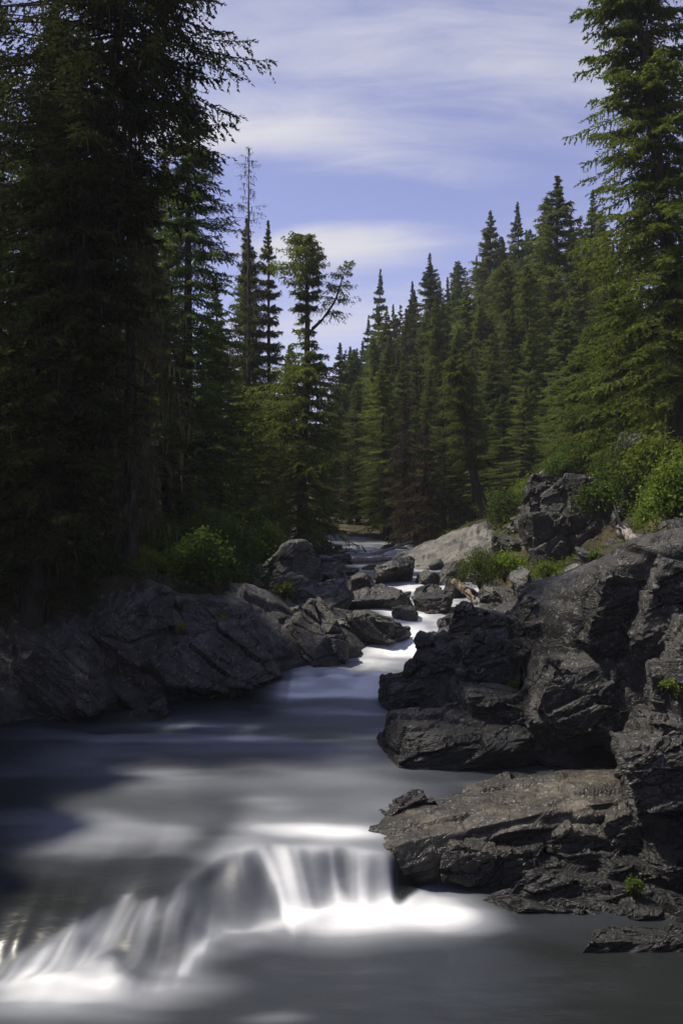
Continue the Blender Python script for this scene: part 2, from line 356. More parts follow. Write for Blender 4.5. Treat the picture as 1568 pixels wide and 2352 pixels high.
p = N.new('ShaderNodeBsdfPrincipled'); p.inputs['Roughness'].default_value = 0.95; p.inputs['Specular IOR Level'].default_value = 0.1
bp = N.new('ShaderNodeBump'); bp.inputs['Distance'].default_value = 0.12; L.new(b.outputs[0], bp.inputs['Height']); L.new(bp.outputs[0], p.inputs['Normal'])
L.new(mx.outputs[2], p.inputs['Base Color']); L.new(p.outputs[0], out.inputs[0])
o = obj('ground', mk_mesh('ground', np.stack([X, Y, Z], 1), grid_faces(nyg, nxg), m, True))
tag(o, 'forest floor and hillsides on both banks of the river', kind='structure')

# ------------------------------------------------------------------ river
LIPX = np.array([-14, -6, -4.6, -4.16, -3.88, -3.53, -3.07, -2.55, -2.2, -1.99, -1.78, -1.26, -0.57, 0.2, 0.7, 1.4, 3, 8])
LIPY = np.array([11.0, 11.0, 11.2, 11.3, 11.5, 11.86, 12.15, 12.2, 12.55, 12.84, 13.15, 13.32, 13.28, 13.25, 13.32, 14.3, 14.9, 15.2])
LIPZ = np.array([0.05, 0.05, 0.09, 0.14, 0.24, 0.36, 0.46, 0.54, 0.63, 0.68, 0.72, 0.74, 0.71, 0.67, 0.62, 0.55, 0.5, 0.5])
rows = np.concatenate([np.geomspace(8.0, 10.3, 40)[:-1], np.linspace(10.3, 14.4, 230)[:-1], np.geomspace(14.4, 78, 400)]); ncol = 430
s = np.linspace(-1, 1, ncol)
sd_ = np.interp(s * 0.5 + 0.5, [0, 0.14, 0.86, 1], [-12.5, -5.0, 1.5, 8.0])     # finer over the fall
RX = np.empty((len(rows), ncol)); RY = np.repeat(rows[:, None], ncol, 1)
for k, yy in enumerate(rows):
    lo, hi = (-12.5, 8.0) if yy < 22 else (np.interp(yy, BY, BL) - 3.5, np.interp(yy, BY, BR) + 3.5)
    if yy < 22: lo, hi = -12.5, 8.0
    t = np.clip((yy - 17) / 8, 0, 1); l2, h2 = np.interp(yy, BY, BL) - 3.5, np.interp(yy, BY, BR) + 3.5
    lo, hi = (-12.5) * (1 - t) + l2 * t, 8.0 * (1 - t) + h2 * t
    RX[k] = lo + (hi - lo) * (s * 0.5 + 0.5)
    tn = np.clip((yy - 14.5) / 4, 0, 1); RX[k] = sd_ * (1 - tn) + RX[k] * tn
X, Y = RX.ravel(), RY.ravel()
lipy = np.interp(X, LIPX, LIPY); lipz = np.interp(X, LIPX, LIPZ)
wob = vnoise(np.stack([X * 1.9, 0 * X, 0 * X + 3], 1), 4) * 0.16 + vnoise(np.stack([X * 5.3, 0 * X, 0 * X], 1), 5) * 0.06
lipy = lipy + wob
slope = np.gradient(LIPY, LIPX); nrm = 1 / np.sqrt(1 + np.interp(X, LIPX, slope) ** 2)
d = (lipy - Y) * (0.35 + 0.65 * nrm) ** 0.3                                # distance downstream of the lip
zu = wz_up(Y)
k = np.exp(-np.maximum(-d, 0) / 1.1)
zu = zu * (1 - k) + lipz * k
def n1d(f, o, sd): return vnoise(np.stack([X * f, 0 * X, 0 * X + o], 1), sd)
wfall = np.interp(X, [-6, -4.3, -3.9, -3.1, -2.5, -2.0, -1.5, -1.1, -0.6, -0.2, 0.3, 0.9], [0.35, 0.35, 0.5, 0.95, 1.15, 1.3, 1.25, 1.1, 0.9, 0.6, 0.32, 0.3]) * (1 + 0.12 * n1d(2.6, 9, 8))
tt = np.clip(d / wfall, 0, 1)
dome = tt ** 1.35 * (1 - tt) + tt * (1 - (1 - tt) ** 2) * 0.55 + tt * 0.45 * tt             # rounded sheet sliding over bedrock
dome = dome / dome.max()
hs_ = 0.34 + 0.12 * n1d(3.1, 4, 12)                                                          # a sharper drop right at the lip
kl = 0.4 * sstep(-2.75, -2.45, X) * (1 - sstep(-1.75, -1.45, X)) + sstep(-0.1, 0.15, X) * 0.8 + sstep(-3.9, -3.6, X) * (1 - sstep(-3.3, -3.0, X)) * 0.5
step = sstep(0.0, 0.16, d) * hs_ + (1 - hs_) * tt ** 1.2
fall = lipz * (1 - np.clip((1 - kl) * dome + kl * step, 0, 1))
for bx_, by_, br_, bh_ in ((-2.25, 11.75, 0.28, 0.2), (-0.05, 13.05, 0.16, 0.12), (-2.95, 11.6, 0.2, 0.12), (-1.15, 12.75, 0.3, 0.10), (-3.6, 11.5, 0.16, 0.1)):
    fall = fall + bh_ * np.exp(-((X - bx_) ** 2 + (Y - by_) ** 2) / br_ ** 2)
zf = np.where(d > 0, fall, zu)
P2 = np.stack([X, Y, 0 * X], 1)
# standing bumps: smooth silky swells
sw = 0.05 * fbm(P2 * np.array([0.55, 1.1, 1]), 3, 21)
infall = (d > 0) & (d < wfall * 1.05)
shear = np.interp(X, [-4.5, -3, -2.3, -1.8, -1.0, -0.2, 0.4], [-0.3, -0.25, 0, 0.05, 0.55, 0.3, 0])
XW = X - shear * np.maximum(d, 0)
ribs = vnoise(np.stack([XW * 13, d * 0.8, 0 * X], 1), 31) * 0.018 + vnoise(np.stack([XW * 4.1, d * 0.9, 0 * X], 1), 33) * 0.05
zf = zf + np.where(infall, ribs * np.sin(np.pi * tt) , 0)
# boil below the falls
boil = np.exp(-((d - wfall - 0.15) / 0.35) ** 2) * (0.10 + 0.07 * vnoise(P2 * 1.7, 41)) * sstep(0.05, 0.4, lipz)
zf = zf + boil * (d > 0.1)
rapid = sstep(22.2, 23.5, Y) * (1 - 0.55 * sstep(27, 31, Y))
sw2 = rapid * (0.24 * fbm(P2 * np.array([0.75, 0.8, 1]), 3, 55) )
zf = zf + sw * (1 + 1.0 * (Y < 12)) * np.where(infall, 0.3, 1) + sw2
# foam amount 0..1 (aerated white water where the stream breaks, and painted pool reflections)
foam = np.zeros(len(X))
def foam_blob(px, py, rx, ry, amp, zl, rot=0.0):
    global foam
    Yc = (CAMZ - zl) * F / (py - 1176.0); Xc = (px - 784) / F * Yc
    ax = rx / F * Yc; ay = ry * Yc * Yc / (F * (CAMZ - zl))
    dx, dy = X - Xc, Y - Yc
    c_, s_ = math.cos(rot), math.sin(rot)
    u, v = (dx * c_ + dy * s_) / ax, (-dx * s_ + dy * c_) / ay
    foam = foam + amp * np.exp(-(u * u + v * v))
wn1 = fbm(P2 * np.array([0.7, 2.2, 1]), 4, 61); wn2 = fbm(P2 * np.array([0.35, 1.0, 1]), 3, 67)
milk_sheen = 0.27 + 0.2 * wn2 + 0.25 * sstep(0.18, 0.5, fbm(P2 * np.array([0.22, 0.9, 1]), 3, 63))  # milky water tone, raised to stand in for the grey sky reflection
milk_sheen = milk_sheen * (1 - 0.6 * (1 - sstep(12.0, 12.8, Y)))
milk_sheen = milk_sheen * (0.3 + 0.7 * sstep(-7.5, -2.5, X + 0.35 * (Y - 14)))
foam = foam + np.clip(milk_sheen, 0.02, 1)
foam = foam * np.where(X < -1.4, 0.12 + 0.88 * sstep(0.0, 2.6, np.interp(X, [-9, -8.1, -4, -1.7], [19.8, 20.3, 22.2, 23.2]) - Y), 1)  # water painted darker along the shelf to imitate its dark reflection
mid = sstep(22.0, 23.5, Y)
foam = foam + mid * (1 - 0.65 * sstep(28.5, 31, Y)) * (0.16 + 0.3 * sstep(-0.1, 0.45, fbm(P2 * np.array([1.1, 0.7, 1]), 3, 64)))
for a in [(900, 2100, 190, 46, 0.42, 0), (760, 2095, 120, 50, 0.42, 0), (1040, 2120, 120, 32, 0.34, 0), (90, 2290, 190, 55, 0.75, 0), (320, 2270, 170, 30, 0.5, 0),
          (540, 2170, 60, 20, 0.35, 0), (640, 2335, 90, 14, 0.25, 0), (230, 2235, 120, 20, 0.4, 0),
          (690, 1905, 150, 18, 0.4, 0.75), (800, 1915, 120, 14, 0.35, 0.75), (600, 1835, 60, 6, 0.4, 0.85), (640, 1850, 50, 6, 0.3, .85),
          (480, 1665, 120, 5, 0.35, 1.05), (560, 1690, 90, 5, 0.28, 1.05), (750, 1598, 120, 9, 0.5, 1.15), (850, 1590, 60, 20, 0.3, 1.2), (690, 1600, 60, 6, 0.4, 1.15),
          (860, 1550, 60, 30, 0.35, 1.4), (930, 1450, 70, 25, 0.45, 1.9), (905, 1420, 80, 12, 0.5, 2.05), (1000, 1400, 70, 7, 0.4, 2.2),
          (900, 1345, 60, 7, 0.35, 2.5), (950, 1350, 40, 8, 0.3, 2.5), (990, 1310, 60, 5, 0.4, 2.9), (900, 1275, 60, 4, 0.5, 3.3), (790, 1270, 50, 4, 0.4, 3.3),
          (1000, 1690, 120, 10, 0.12, 1.0), (1120, 1790, 60, 5, 0.18, .9)]:
    foam_blob(*a)
dk = np.exp(-((d + 0.9) / 0.9) ** 2) * sstep(-5.5, -4, X) * (1 - sstep(-2.2, -1.4, X))
foam = foam * (1 - 0.65 * dk)
brk = np.gradient(np.interp(np.linspace(8, 80, 2000), WY, WZ), np.linspace(8, 80, 2000))
foam = foam + sstep(0.06, 0.24, np.interp(Y, np.linspace(8, 80, 2000), brk)) * 0.26 * (Y > 21) * (0.7 + 0.8 * wn1)
st = fbm(np.stack([XW * 11, d * 0.5, 0 * X], 1), 3, 71); st2 = fbm(np.stack([XW * 2.6, d * 0.9, 0 * X + 5], 1), 3, 75)
fx = np.interp(XW, [-4.8, -4.3, -3.5, -3.1, -2.85, -2.6, -2.45, -1.75, -1.5, -1.3, -0.8, -0.55, -0.25, 0.05, 0.6], [0.3, 0.55, 0.6, 0.34, 0.3, 0.5, 0.26, 0.22, 0.3, 0.85, 0.9, 0.5, 0.45, 0.6, 0.62])
ffall = (fx * (0.72 + 0.45 * tt) + 0.28 * st + 0.32 * st2 * (0.5 + tt)) * sstep(0.03, 0.14, lipz + 0.05) * (1 - sstep(0.72, 0.85, X))
kf = sstep(-0.06, 0.1, d) * (1 - sstep(wfall * 0.95, wfall * 1.5 + 0.1, d))
foam = foam * (1 - kf) + np.clip(np.maximum(ffall, 0.24 * (X < 0.75) * sstep(0.1, 0.3, lipz)), 0.03, 1) * kf
foam = foam + 0.28 * np.exp(-((d - wfall - 0.2) / 0.4) ** 2) * sstep(0.1, 0.4, lipz) * (d > 0) * (1 - sstep(0.75, 1.1, X)) * (0.7 + wn1)
foam = foam * (1 - 0.92 * sstep(0.72, 0.95, X) * (d < wfall + 0.25) * (d > -0.1))
foam = foam * (1 - 0.8 * sstep(1.5, 2.9, X) * (Y < 14.0))
streak = fbm(P2 * np.array([0.5, 7.0, 1]), 3, 91)
foam = np.clip(foam * (1 + 0.3 * wn1 + 0.22 * streak * (d > wfall)), 0.0, 1)
def soften(a, it_x, it_y):                      # round off the lip and let the white water blend
    G = a.reshape(len(rows), ncol).copy(); S = G[30:330]
    for q in range(max(it_x, it_y)):
        if q < it_y: S[1:-1] = 0.25 * S[:-2] + 0.5 * S[1:-1] + 0.25 * S[2:]
        if q < it_x: S[:, 1:-1] = 0.25 * S[:, :-2] + 0.5 * S[:, 1:-1] + 0.25 * S[:, 2:]
    w = np.ones(300); w[:20] = np.linspace(0, 1, 20); w[-60:] = np.linspace(1, 0, 60)
    G0 = a.reshape(len(rows), ncol).copy(); G0[30:330] = G0[30:330] * (1 - w[:, None]) + S * w[:, None]
    return G0.ravel()
zf = soften(zf, 14, 34); foam = soften(foam, 2, 26)
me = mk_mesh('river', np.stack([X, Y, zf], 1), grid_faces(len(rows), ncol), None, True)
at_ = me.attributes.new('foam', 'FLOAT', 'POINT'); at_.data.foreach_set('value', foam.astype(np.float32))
m, N, L, out = newmat('silky_river_water')
an = N.new('ShaderNodeAttribute'); an.attribute_name = 'foam'
g = N.new('ShaderNodeNewGeometry')
mpn = N.new('ShaderNodeMapping'); mpn.inputs['Scale'].default_value = (0.5, 1.3, 0.6); L.new(g.outputs['Position'], mpn.inputs[0])
a = noise_node(N, L, mpn.outputs[0], 1.3, 4, 0.5)
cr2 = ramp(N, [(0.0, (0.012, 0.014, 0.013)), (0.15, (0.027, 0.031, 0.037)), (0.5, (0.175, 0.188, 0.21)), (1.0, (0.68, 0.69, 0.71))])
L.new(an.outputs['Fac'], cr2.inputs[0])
p = N.new('ShaderNodeBsdfPrincipled'); p.inputs['IOR'].default_value = 1.33
L.new(cr2.outputs[0], p.inputs['Base Color'])
rr = N.new('ShaderNodeMapRange'); rr.inputs['To Min'].default_value = 0.24; rr.inputs['To Max'].default_value = 0.75; rr.inputs['From Max'].default_value = 0.5
L.new(an.outputs['Fac'], rr.inputs[0]); L.new(rr.outputs[0], p.inputs['Roughness'])
bp = N.new('ShaderNodeBump'); bp.inputs['Distance'].default_value = 0.10; bp.inputs['Strength'].default_value = 0.5
L.new(a.outputs[0], bp.inputs['Height']); L.new(bp.outputs[0], p.inputs['Normal'])
L.new(p.outputs[0], out.inputs[0])
me.materials.append(m)
tag(obj('river', me), 'silky white and grey river running over a low fall', kind='structure')

# ------------------------------------------------------------------ rocks
STRATA = rotm(R(12), R(-20), R(15))
def rock_disp(p, s=1.0, seed=0, amp=1.0, strata=None, aniso=(1.5, 1.2, 0.55), fine=1.0):
    M_ = STRATA if strata is None else strata
    q = p @ M_.T
    q = q + 0.07 * s * np.stack([vnoise(p / s * 0.8, seed + 1), vnoise(p / s * 0.8, seed + 2), vnoise(p / s * 0.8, seed + 3)], 1)
    an = np.array(aniso) * s
    o = np.zeros(len(p))
    for lev, (sc, am) in enumerate(((1.0, 0.26), (0.4, 0.09), (0.15, 0.02))):
        if lev == 2 and fine == 0: break
        qq = q / (an * sc)
        f1, f2, c, h = worley(qq, seed + 11 * lev)
        off = (h01(h * U32(3266489917) + U32(5)) - 0.5) * 2
        tl = np.stack([h01(h * U32(668265263) + U32(k)) - 0.5 for k in (1, 2, 3)], 1) * 2.0
        o += am * s * (0.6 * off + ((qq - c) * tl).sum(1) * 0.7)
        o -= am * s * 0.3 * (1 - sstep(0.0, 0.06, f2 - f1))
    o += 0.022 * s * fbm(p / s * 2.3, 4, seed + 50)
    return o * amp
def rock_mesh(name, v, f, mat, s, seed, amp=1.0, fade=None, smooth=False, grid=None, **kw):
    me = mk_mesh(name, v, f, mat, smooth)
    n = np.empty(len(v) * 3, np.float32); me.vertices.foreach_get('normal', n); n = n.reshape(-1, 3)
    dd = rock_disp(v, s, seed, amp, **kw)
    if grid is not None:
        dd = dd.reshape(grid)
        for _ in range(2):
            dd[1:-1] = 0.25 * dd[:-2] + 0.5 * dd[1:-1] + 0.25 * dd[2:]; dd[:, 1:-1] = 0.25 * dd[:, :-2] + 0.5 * dd[:, 1:-1] + 0.25 * dd[:, 2:]
        dd = dd.ravel()
    v2 = v + n * dd[:, None]
    me.vertices.foreach_set('co', v2.astype(np.float32).ravel()); me.update()
    return me, v2
def resample(poly, n, smooth=True):
    poly = np.array(poly, float)
    sg = np.linalg.norm(np.diff(poly, axis=0), axis=1); c = np.concatenate([[0], np.cumsum(sg)]); c /= c[-1]
    t = np.linspace(0, 1, n)
    return np.stack([np.interp(t, c, poly[:, k]) for k in range(3)], 1)
def loft(name, rows_px, n_along, n_up, mat, s, seed, parent=None, amp=1.0, soft=1, **kw):
    rr = [resample([at(*a) for a in r], n_along) for r in rows_px]
    A = np.array(rr)                                   # rows x along x 3
    ds = np.linalg.norm(np.diff(A, axis=0), axis=2).mean(1); c = np.concatenate([[0], np.cumsum(ds)]); c /= c[-1]
    t = np.linspace(0, 1, n_up)
    idx = np.clip(np.searchsorted(c, t, side='right') - 1, 0, len(c) - 2); fr = (t - c[idx]) / (c[idx + 1] - c[idx])
    G = A[idx] * (1 - fr)[:, None, None] + A[idx + 1] * fr[:, None, None]
    for _ in range(soft * 6):                           # round the polyline corners a little
        G[1:-1] = 0.25 * G[:-2] + 0.5 * G[1:-1] + 0.25 * G[2:]
        G[:, 1:-1] = 0.25 * G[:, :-2] + 0.5 * G[:, 1:-1] + 0.25 * G[:, 2:]
    v = G.reshape(-1, 3); f = grid_faces(n_up, n_along)
    me, v2 = rock_mesh(name, v, f, mat, s, seed, amp, grid=(n_up, n_along), **kw)
    return obj(name, me, parent)
def cube_sphere(n):
    key = n
    if key in _cs: return _cs[key]
    u = np.tan(np.linspace(-1, 1, n) * np.pi / 4)
    A, B = np.meshgrid(u, u); a, b, o1 = A.ravel(), B.ravel(), np.ones(n * n)
    fs = [np.stack(x, 1) for x in ((o1, a, b), (-o1, -a, b), (-a, o1, b), (a, -o1, b), (a, b, o1), (-a, b, -o1))]
    V = np.concatenate(fs); V /= np.linalg.norm(V, axis=1)[:, None]
    gf = grid_faces(n, n); Fc = np.concatenate([gf + k * n * n for k in range(6)])
    key_ = np.round(V * 1e5).astype(np.int64)
    _, ui, inv = np.unique(key_, axis=0, return_index=True, return_inverse=True)
    V = V[ui]; Fc = inv.ravel()[Fc]
    _cs[key] = (V, Fc); return _cs[key]
_cs = {}
def block_mesh(name, center, dims, rot, seed, mat, n=34, boxy=0.55, cuts=9, s=None, amp=1.0, tilt=0.22, fine=1.0, aniso=(1.5, 1.2, 0.55), strata=None):
    """a broken-faced stone: a box with tilted faces and chopped corners, then weathered"""
    rg = np.random.default_rng(seed)
    V, Fc = cube_sphere(n)
    nr = []; dd = []
    for ax in range(3):
        for sg in (-1, 1):
            nv = np.zeros(3); nv[ax] = sg; nv += rg.normal(0, tilt, 3); nr.append(nv / np.linalg.norm(nv)); dd.append(rg.uniform(0.86, 1.0))
    for _ in range(cuts):
        nv = rg.normal(0, 1, 3); nv /= np.linalg.norm(nv); nr.append(nv); dd.append(rg.uniform(1.0, 1.25) * (1 + 0.35 * boxy * (np.abs(nv).sum() - 1)) * 0.92)
    nr = np.array(nr); dd = np.array(dd)
    pr = V @ nr.T
    r = np.where(pr > 0.03, dd / np.maximum(pr, 0.03), 99).min(1)
    v = V * np.minimum(r, 1.75)[:, None] * (np.array(dims) / 2)
    Mr = rotm(*rot)
    v = v @ Mr.T
    s = s if s else float(np.cbrt(np.prod(dims))) * 0.42
    me, v2 = rock_mesh(name, v + np.array(center), Fc, mat, s, seed, amp, fine=fine, aniso=aniso, strata=strata)
    v2 = v2 - np.array(center); me.vertices.foreach_set('co', v2.astype(np.float32).ravel()); me.update()
    return me
def stone(name, box, Yf, depth, rot=(0, 0, 0), seed=1, mat=None, parent=None, n=34, label=None, cat=None, group=None, sink=0.25, **kw):
    """box = photo px0, px1, py0, py1 of the stone's visible face at distance Yf"""
    x0, _, zt = at(box[0], box[2], Yf + depth * 0.4); x1, _, zb = at(box[1], box[3], Yf + depth * 0.1)
    zb -= sink
    c = ((x0 + x1) / 2, Yf + depth / 2, (zt + zb) / 2)
    me = block_mesh(name, c, ((x1 - x0) * 1.04, depth, (zt - zb) * 1.04), tuple(R(a) for a in rot), seed, mat or M_BOULD, n=n, **kw)
    o = obj(name, me, parent, c)
    if label: tag(o, label, cat or 'rock', group)
    return o
def shrink(b, k=0.1):
    w = (b[1] - b[0]) * k; return (b[0] + w, b[1] - w, b[2] + (b[3] - b[2]) * k, b[3])
def waterline_Y(py):
    Ys = np.linspace(22, 60, 800); return float(Ys[np.argmin(np.abs((CAMZ - wz_up(Ys)) * F / Ys - (py - 1176)))])
def thing(name, label, cat, loc=(0, 0, 0), group=None):
    o = bpy.data.objects.new(name, None); COL.objects.link(o); o.location = loc; o.empty_display_size = 0.3
    return tag(o, label, cat, group)

# bedrock shelf of bedrock
t = thing('bedrock_shelf', 'long dark grey domed bedrock shelf under the darkest forest', 'rock')
loft('rock_face', [
    [(-320, 1800, 16.5), (0, 1700, 20), (330, 1660, 21.3), (430, 1625, 22.3), (620, 1615, 22.9), (645, 1590, 24), (800, 1555, 26), (930, 1495, 28.2)],
    [(-320, 1690, 16.8), (0, 1600, 20.2), (330, 1585, 21.4), (430, 1540, 22.4), (615, 1545, 23), (660, 1530, 24.2), (800, 1495, 26.2), (928, 1460, 28.3)],
    [(-320, 1600, 17.5), (0, 1520, 20.9), (200, 1500, 21.6), (330, 1520, 21.9), (440, 1475, 22.8), (600, 1500, 23.5), (680, 1470, 25), (810, 1450, 27), (924, 1444, 28.6)],
    [(-320, 1490, 18.5), (0, 1435, 21.9), (200, 1415, 22.8), (340, 1400, 23.5), (480, 1425, 23.9), (590, 1420, 24.9), (690, 1420, 26.6), (820, 1420, 28.2), (918, 1434, 28.9)],
    [(-320, 1400, 20), (0, 1375, 23), (120, 1384, 23.5), (250, 1362, 24), (360, 1352, 25), (480, 1366, 25.5), (560, 1346, 26.5), (640, 1357, 27.5), (690, 1384, 28.3), (760, 1402, 29), (850, 1412, 29.3), (912, 1428, 29.2)],
    [(-320, 1390, 23), (0, 1378, 26), (250, 1366, 27), (480, 1372, 29), (640, 1376, 31), (760, 1415, 32), (880, 1440, 31), (920, 1470, 29.6)]],
    420, 170, M_ROCKL, 1.25, 3, t, amp=0.95, strata=rotm(R(10), R(32), R(0)), aniso=(2.6, 1.6, 0.6))
for k, (bx, Yf, dp, rt, sd) in enumerate([
        ((345, 625, 1438, 1600), 21.9, 2.4, (8, 10, -14), 11), ((180, 360, 1400, 1560), 21.2, 2.2, (-10, 24, 10), 12), ((370, 520, 1385, 1470), 23.3, 1.8, (0, 16, 5), 14),
        ((600, 790, 1420, 1560), 25.2, 2.2, (5, 12, 20), 15), ((60, 230, 1470, 1640), 20.2, 2.0, (0, 14, 0), 16), ((770, 915, 1432, 1520), 27.2, 1.6, (0, 16, 24), 17)]):
    stone('rock_block', bx, Yf, dp, rt, sd, M_ROCKL, t, n=56, amp=0.75, cuts=7, s=0.95, tilt=0.3, strata=rotm(R(10), R(32), R(0)), aniso=(2.2, 1.4, 0.5))

# right bank wall
t = thing('steep_rock', 'tall steep black lichen speckled rock facing the pool', 'rock')
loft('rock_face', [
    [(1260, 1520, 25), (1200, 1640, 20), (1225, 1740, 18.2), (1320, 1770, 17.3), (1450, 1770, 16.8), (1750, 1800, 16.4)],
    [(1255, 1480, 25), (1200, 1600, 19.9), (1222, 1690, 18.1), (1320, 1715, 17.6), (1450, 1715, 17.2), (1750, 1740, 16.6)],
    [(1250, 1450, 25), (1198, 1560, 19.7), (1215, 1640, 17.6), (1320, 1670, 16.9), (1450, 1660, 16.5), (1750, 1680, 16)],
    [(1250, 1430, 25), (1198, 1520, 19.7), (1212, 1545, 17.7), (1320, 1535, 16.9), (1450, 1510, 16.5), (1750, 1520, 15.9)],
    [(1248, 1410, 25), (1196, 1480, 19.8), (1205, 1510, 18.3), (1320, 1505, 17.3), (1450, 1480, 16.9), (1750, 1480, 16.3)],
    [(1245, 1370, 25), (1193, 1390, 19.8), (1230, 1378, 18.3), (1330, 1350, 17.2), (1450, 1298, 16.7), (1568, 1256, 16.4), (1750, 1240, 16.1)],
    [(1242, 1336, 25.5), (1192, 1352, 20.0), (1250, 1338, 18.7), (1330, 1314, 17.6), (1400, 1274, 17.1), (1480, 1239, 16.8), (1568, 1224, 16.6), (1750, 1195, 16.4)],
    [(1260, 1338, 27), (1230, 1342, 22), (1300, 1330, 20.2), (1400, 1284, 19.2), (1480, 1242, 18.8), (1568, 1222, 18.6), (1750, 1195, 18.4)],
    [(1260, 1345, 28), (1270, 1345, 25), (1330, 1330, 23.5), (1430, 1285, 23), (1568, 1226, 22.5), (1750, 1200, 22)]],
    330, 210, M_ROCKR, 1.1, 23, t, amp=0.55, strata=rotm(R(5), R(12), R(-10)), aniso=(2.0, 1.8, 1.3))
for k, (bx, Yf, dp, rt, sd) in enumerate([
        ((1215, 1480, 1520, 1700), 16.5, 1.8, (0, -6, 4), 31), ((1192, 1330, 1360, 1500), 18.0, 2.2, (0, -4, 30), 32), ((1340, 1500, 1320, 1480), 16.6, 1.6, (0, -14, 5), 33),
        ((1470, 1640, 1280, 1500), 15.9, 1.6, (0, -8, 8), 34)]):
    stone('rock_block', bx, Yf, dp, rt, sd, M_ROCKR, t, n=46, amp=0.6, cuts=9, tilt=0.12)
t = thing('rock_ridge', 'jagged dark rock ridge sloping down to the narrow rapids beside the steep black rock', 'rock')
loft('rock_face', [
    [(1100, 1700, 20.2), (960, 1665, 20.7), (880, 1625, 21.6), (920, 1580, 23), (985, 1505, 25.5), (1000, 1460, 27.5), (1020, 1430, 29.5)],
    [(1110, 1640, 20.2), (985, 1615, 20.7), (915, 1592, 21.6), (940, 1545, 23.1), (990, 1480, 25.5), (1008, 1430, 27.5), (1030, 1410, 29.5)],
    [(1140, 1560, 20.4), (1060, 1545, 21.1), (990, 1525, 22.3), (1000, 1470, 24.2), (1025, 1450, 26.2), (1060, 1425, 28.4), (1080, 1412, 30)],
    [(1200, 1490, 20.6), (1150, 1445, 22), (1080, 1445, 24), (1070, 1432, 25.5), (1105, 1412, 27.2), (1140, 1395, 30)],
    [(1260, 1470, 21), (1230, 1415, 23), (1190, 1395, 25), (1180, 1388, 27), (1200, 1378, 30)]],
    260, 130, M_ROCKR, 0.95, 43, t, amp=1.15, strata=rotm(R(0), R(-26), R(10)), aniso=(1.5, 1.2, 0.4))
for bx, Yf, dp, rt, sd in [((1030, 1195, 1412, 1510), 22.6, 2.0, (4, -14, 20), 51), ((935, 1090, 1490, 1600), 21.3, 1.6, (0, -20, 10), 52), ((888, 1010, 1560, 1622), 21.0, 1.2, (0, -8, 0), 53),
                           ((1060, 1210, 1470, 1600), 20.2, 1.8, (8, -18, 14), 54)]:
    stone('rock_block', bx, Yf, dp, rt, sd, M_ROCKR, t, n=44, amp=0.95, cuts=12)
t = thing('rock_ledge', 'low wedge shaped dark ledge jutting into the pool below the wall', 'rock')
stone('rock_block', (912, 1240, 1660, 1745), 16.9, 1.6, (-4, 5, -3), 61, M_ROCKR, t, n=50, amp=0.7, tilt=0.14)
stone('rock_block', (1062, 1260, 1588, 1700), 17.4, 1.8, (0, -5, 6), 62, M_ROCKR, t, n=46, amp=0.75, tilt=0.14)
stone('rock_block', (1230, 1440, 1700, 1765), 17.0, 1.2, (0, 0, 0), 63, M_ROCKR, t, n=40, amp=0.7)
t = thing('banded_rock', 'sunlit tan banded slab running out to the lip of the fall', 'rock')
loft('rock_face', [
    [(850, 2110, 13.38), (890, 2100, 13.45), (1000, 2080, 13.55), (1150, 2050, 13.8), (1300, 2025, 14.05), (1450, 2010, 14.25), (1650, 2010, 14.3)],
    [(846, 1985, 13.4), (888, 1975, 13.42), (1000, 1960, 13.55), (1120, 1930, 13.75), (1260, 1900, 13.95), (1350, 1880, 14.05), (1450, 1870, 14.2), (1650, 1860, 14.2)],
    [(860, 1962, 13.5), (888, 1948, 13.5), (1000, 1915, 13.6), (1120, 1892, 13.8), (1260, 1862, 14), (1350, 1842, 14.1), (1450, 1830, 14.3), (1650, 1815, 14.3)],
    [(800, 1918, 14.0), (905, 1888, 14.15), (1000, 1860, 14.35), (1150, 1836, 14.7), (1300, 1803, 15), (1450, 1786, 15.3), (1650, 1776, 15.4)],
    [(800, 1886, 14.5), (900, 1858, 14.9), (975, 1834, 15.15), (1100, 1796, 15.75), (1200, 1772, 16.3), (1300, 1765, 16.5), (1430, 1756, 16.7), (1650, 1745, 17)],
    [(850, 1925, 14.9), (900, 1905, 15.2), (975, 1890, 15.5), (1100, 1860, 16.2), (1200, 1835, 16.9), (1300, 1828, 17.1), (1430, 1820, 17.4), (1650, 1810, 17.5)]],
    420, 170, M_SLAB, 0.6, 73, t, amp=0.8, strata=rotm(R(14), R(-9), R(8)), aniso=(3.2, 1.6, 0.45), fine=0)
for bx, Yf, dp, rt, sd in [((1255, 1405, 1888, 1965), 13.72, 0.8, (0, -3, 3), 81), ((1390, 1480, 1850, 1950), 13.75, 0.8, (0, 5, 8), 82), ((1090, 1260, 1935, 2015), 13.5, 0.8, (0, 3, 0), 83),
                           ((1300, 1440, 1945, 2030), 13.7, 0.7, (0, 0, 0), 84), ((1000, 1140, 1925, 2000), 13.45, 0.7, (0, -8, 0), 85), ((1180, 1290, 1965, 2030), 13.6, 0.6, (0, 0, 5), 86)]:
    stone('rock_block', bx, Yf, dp, rt, sd, M_SLAB, t, n=36, amp=0.7, tilt=0.12, cuts=6)
t = thing('block_stack', 'stack of cracked dark blocks rising above the tan banded rock', 'rock')
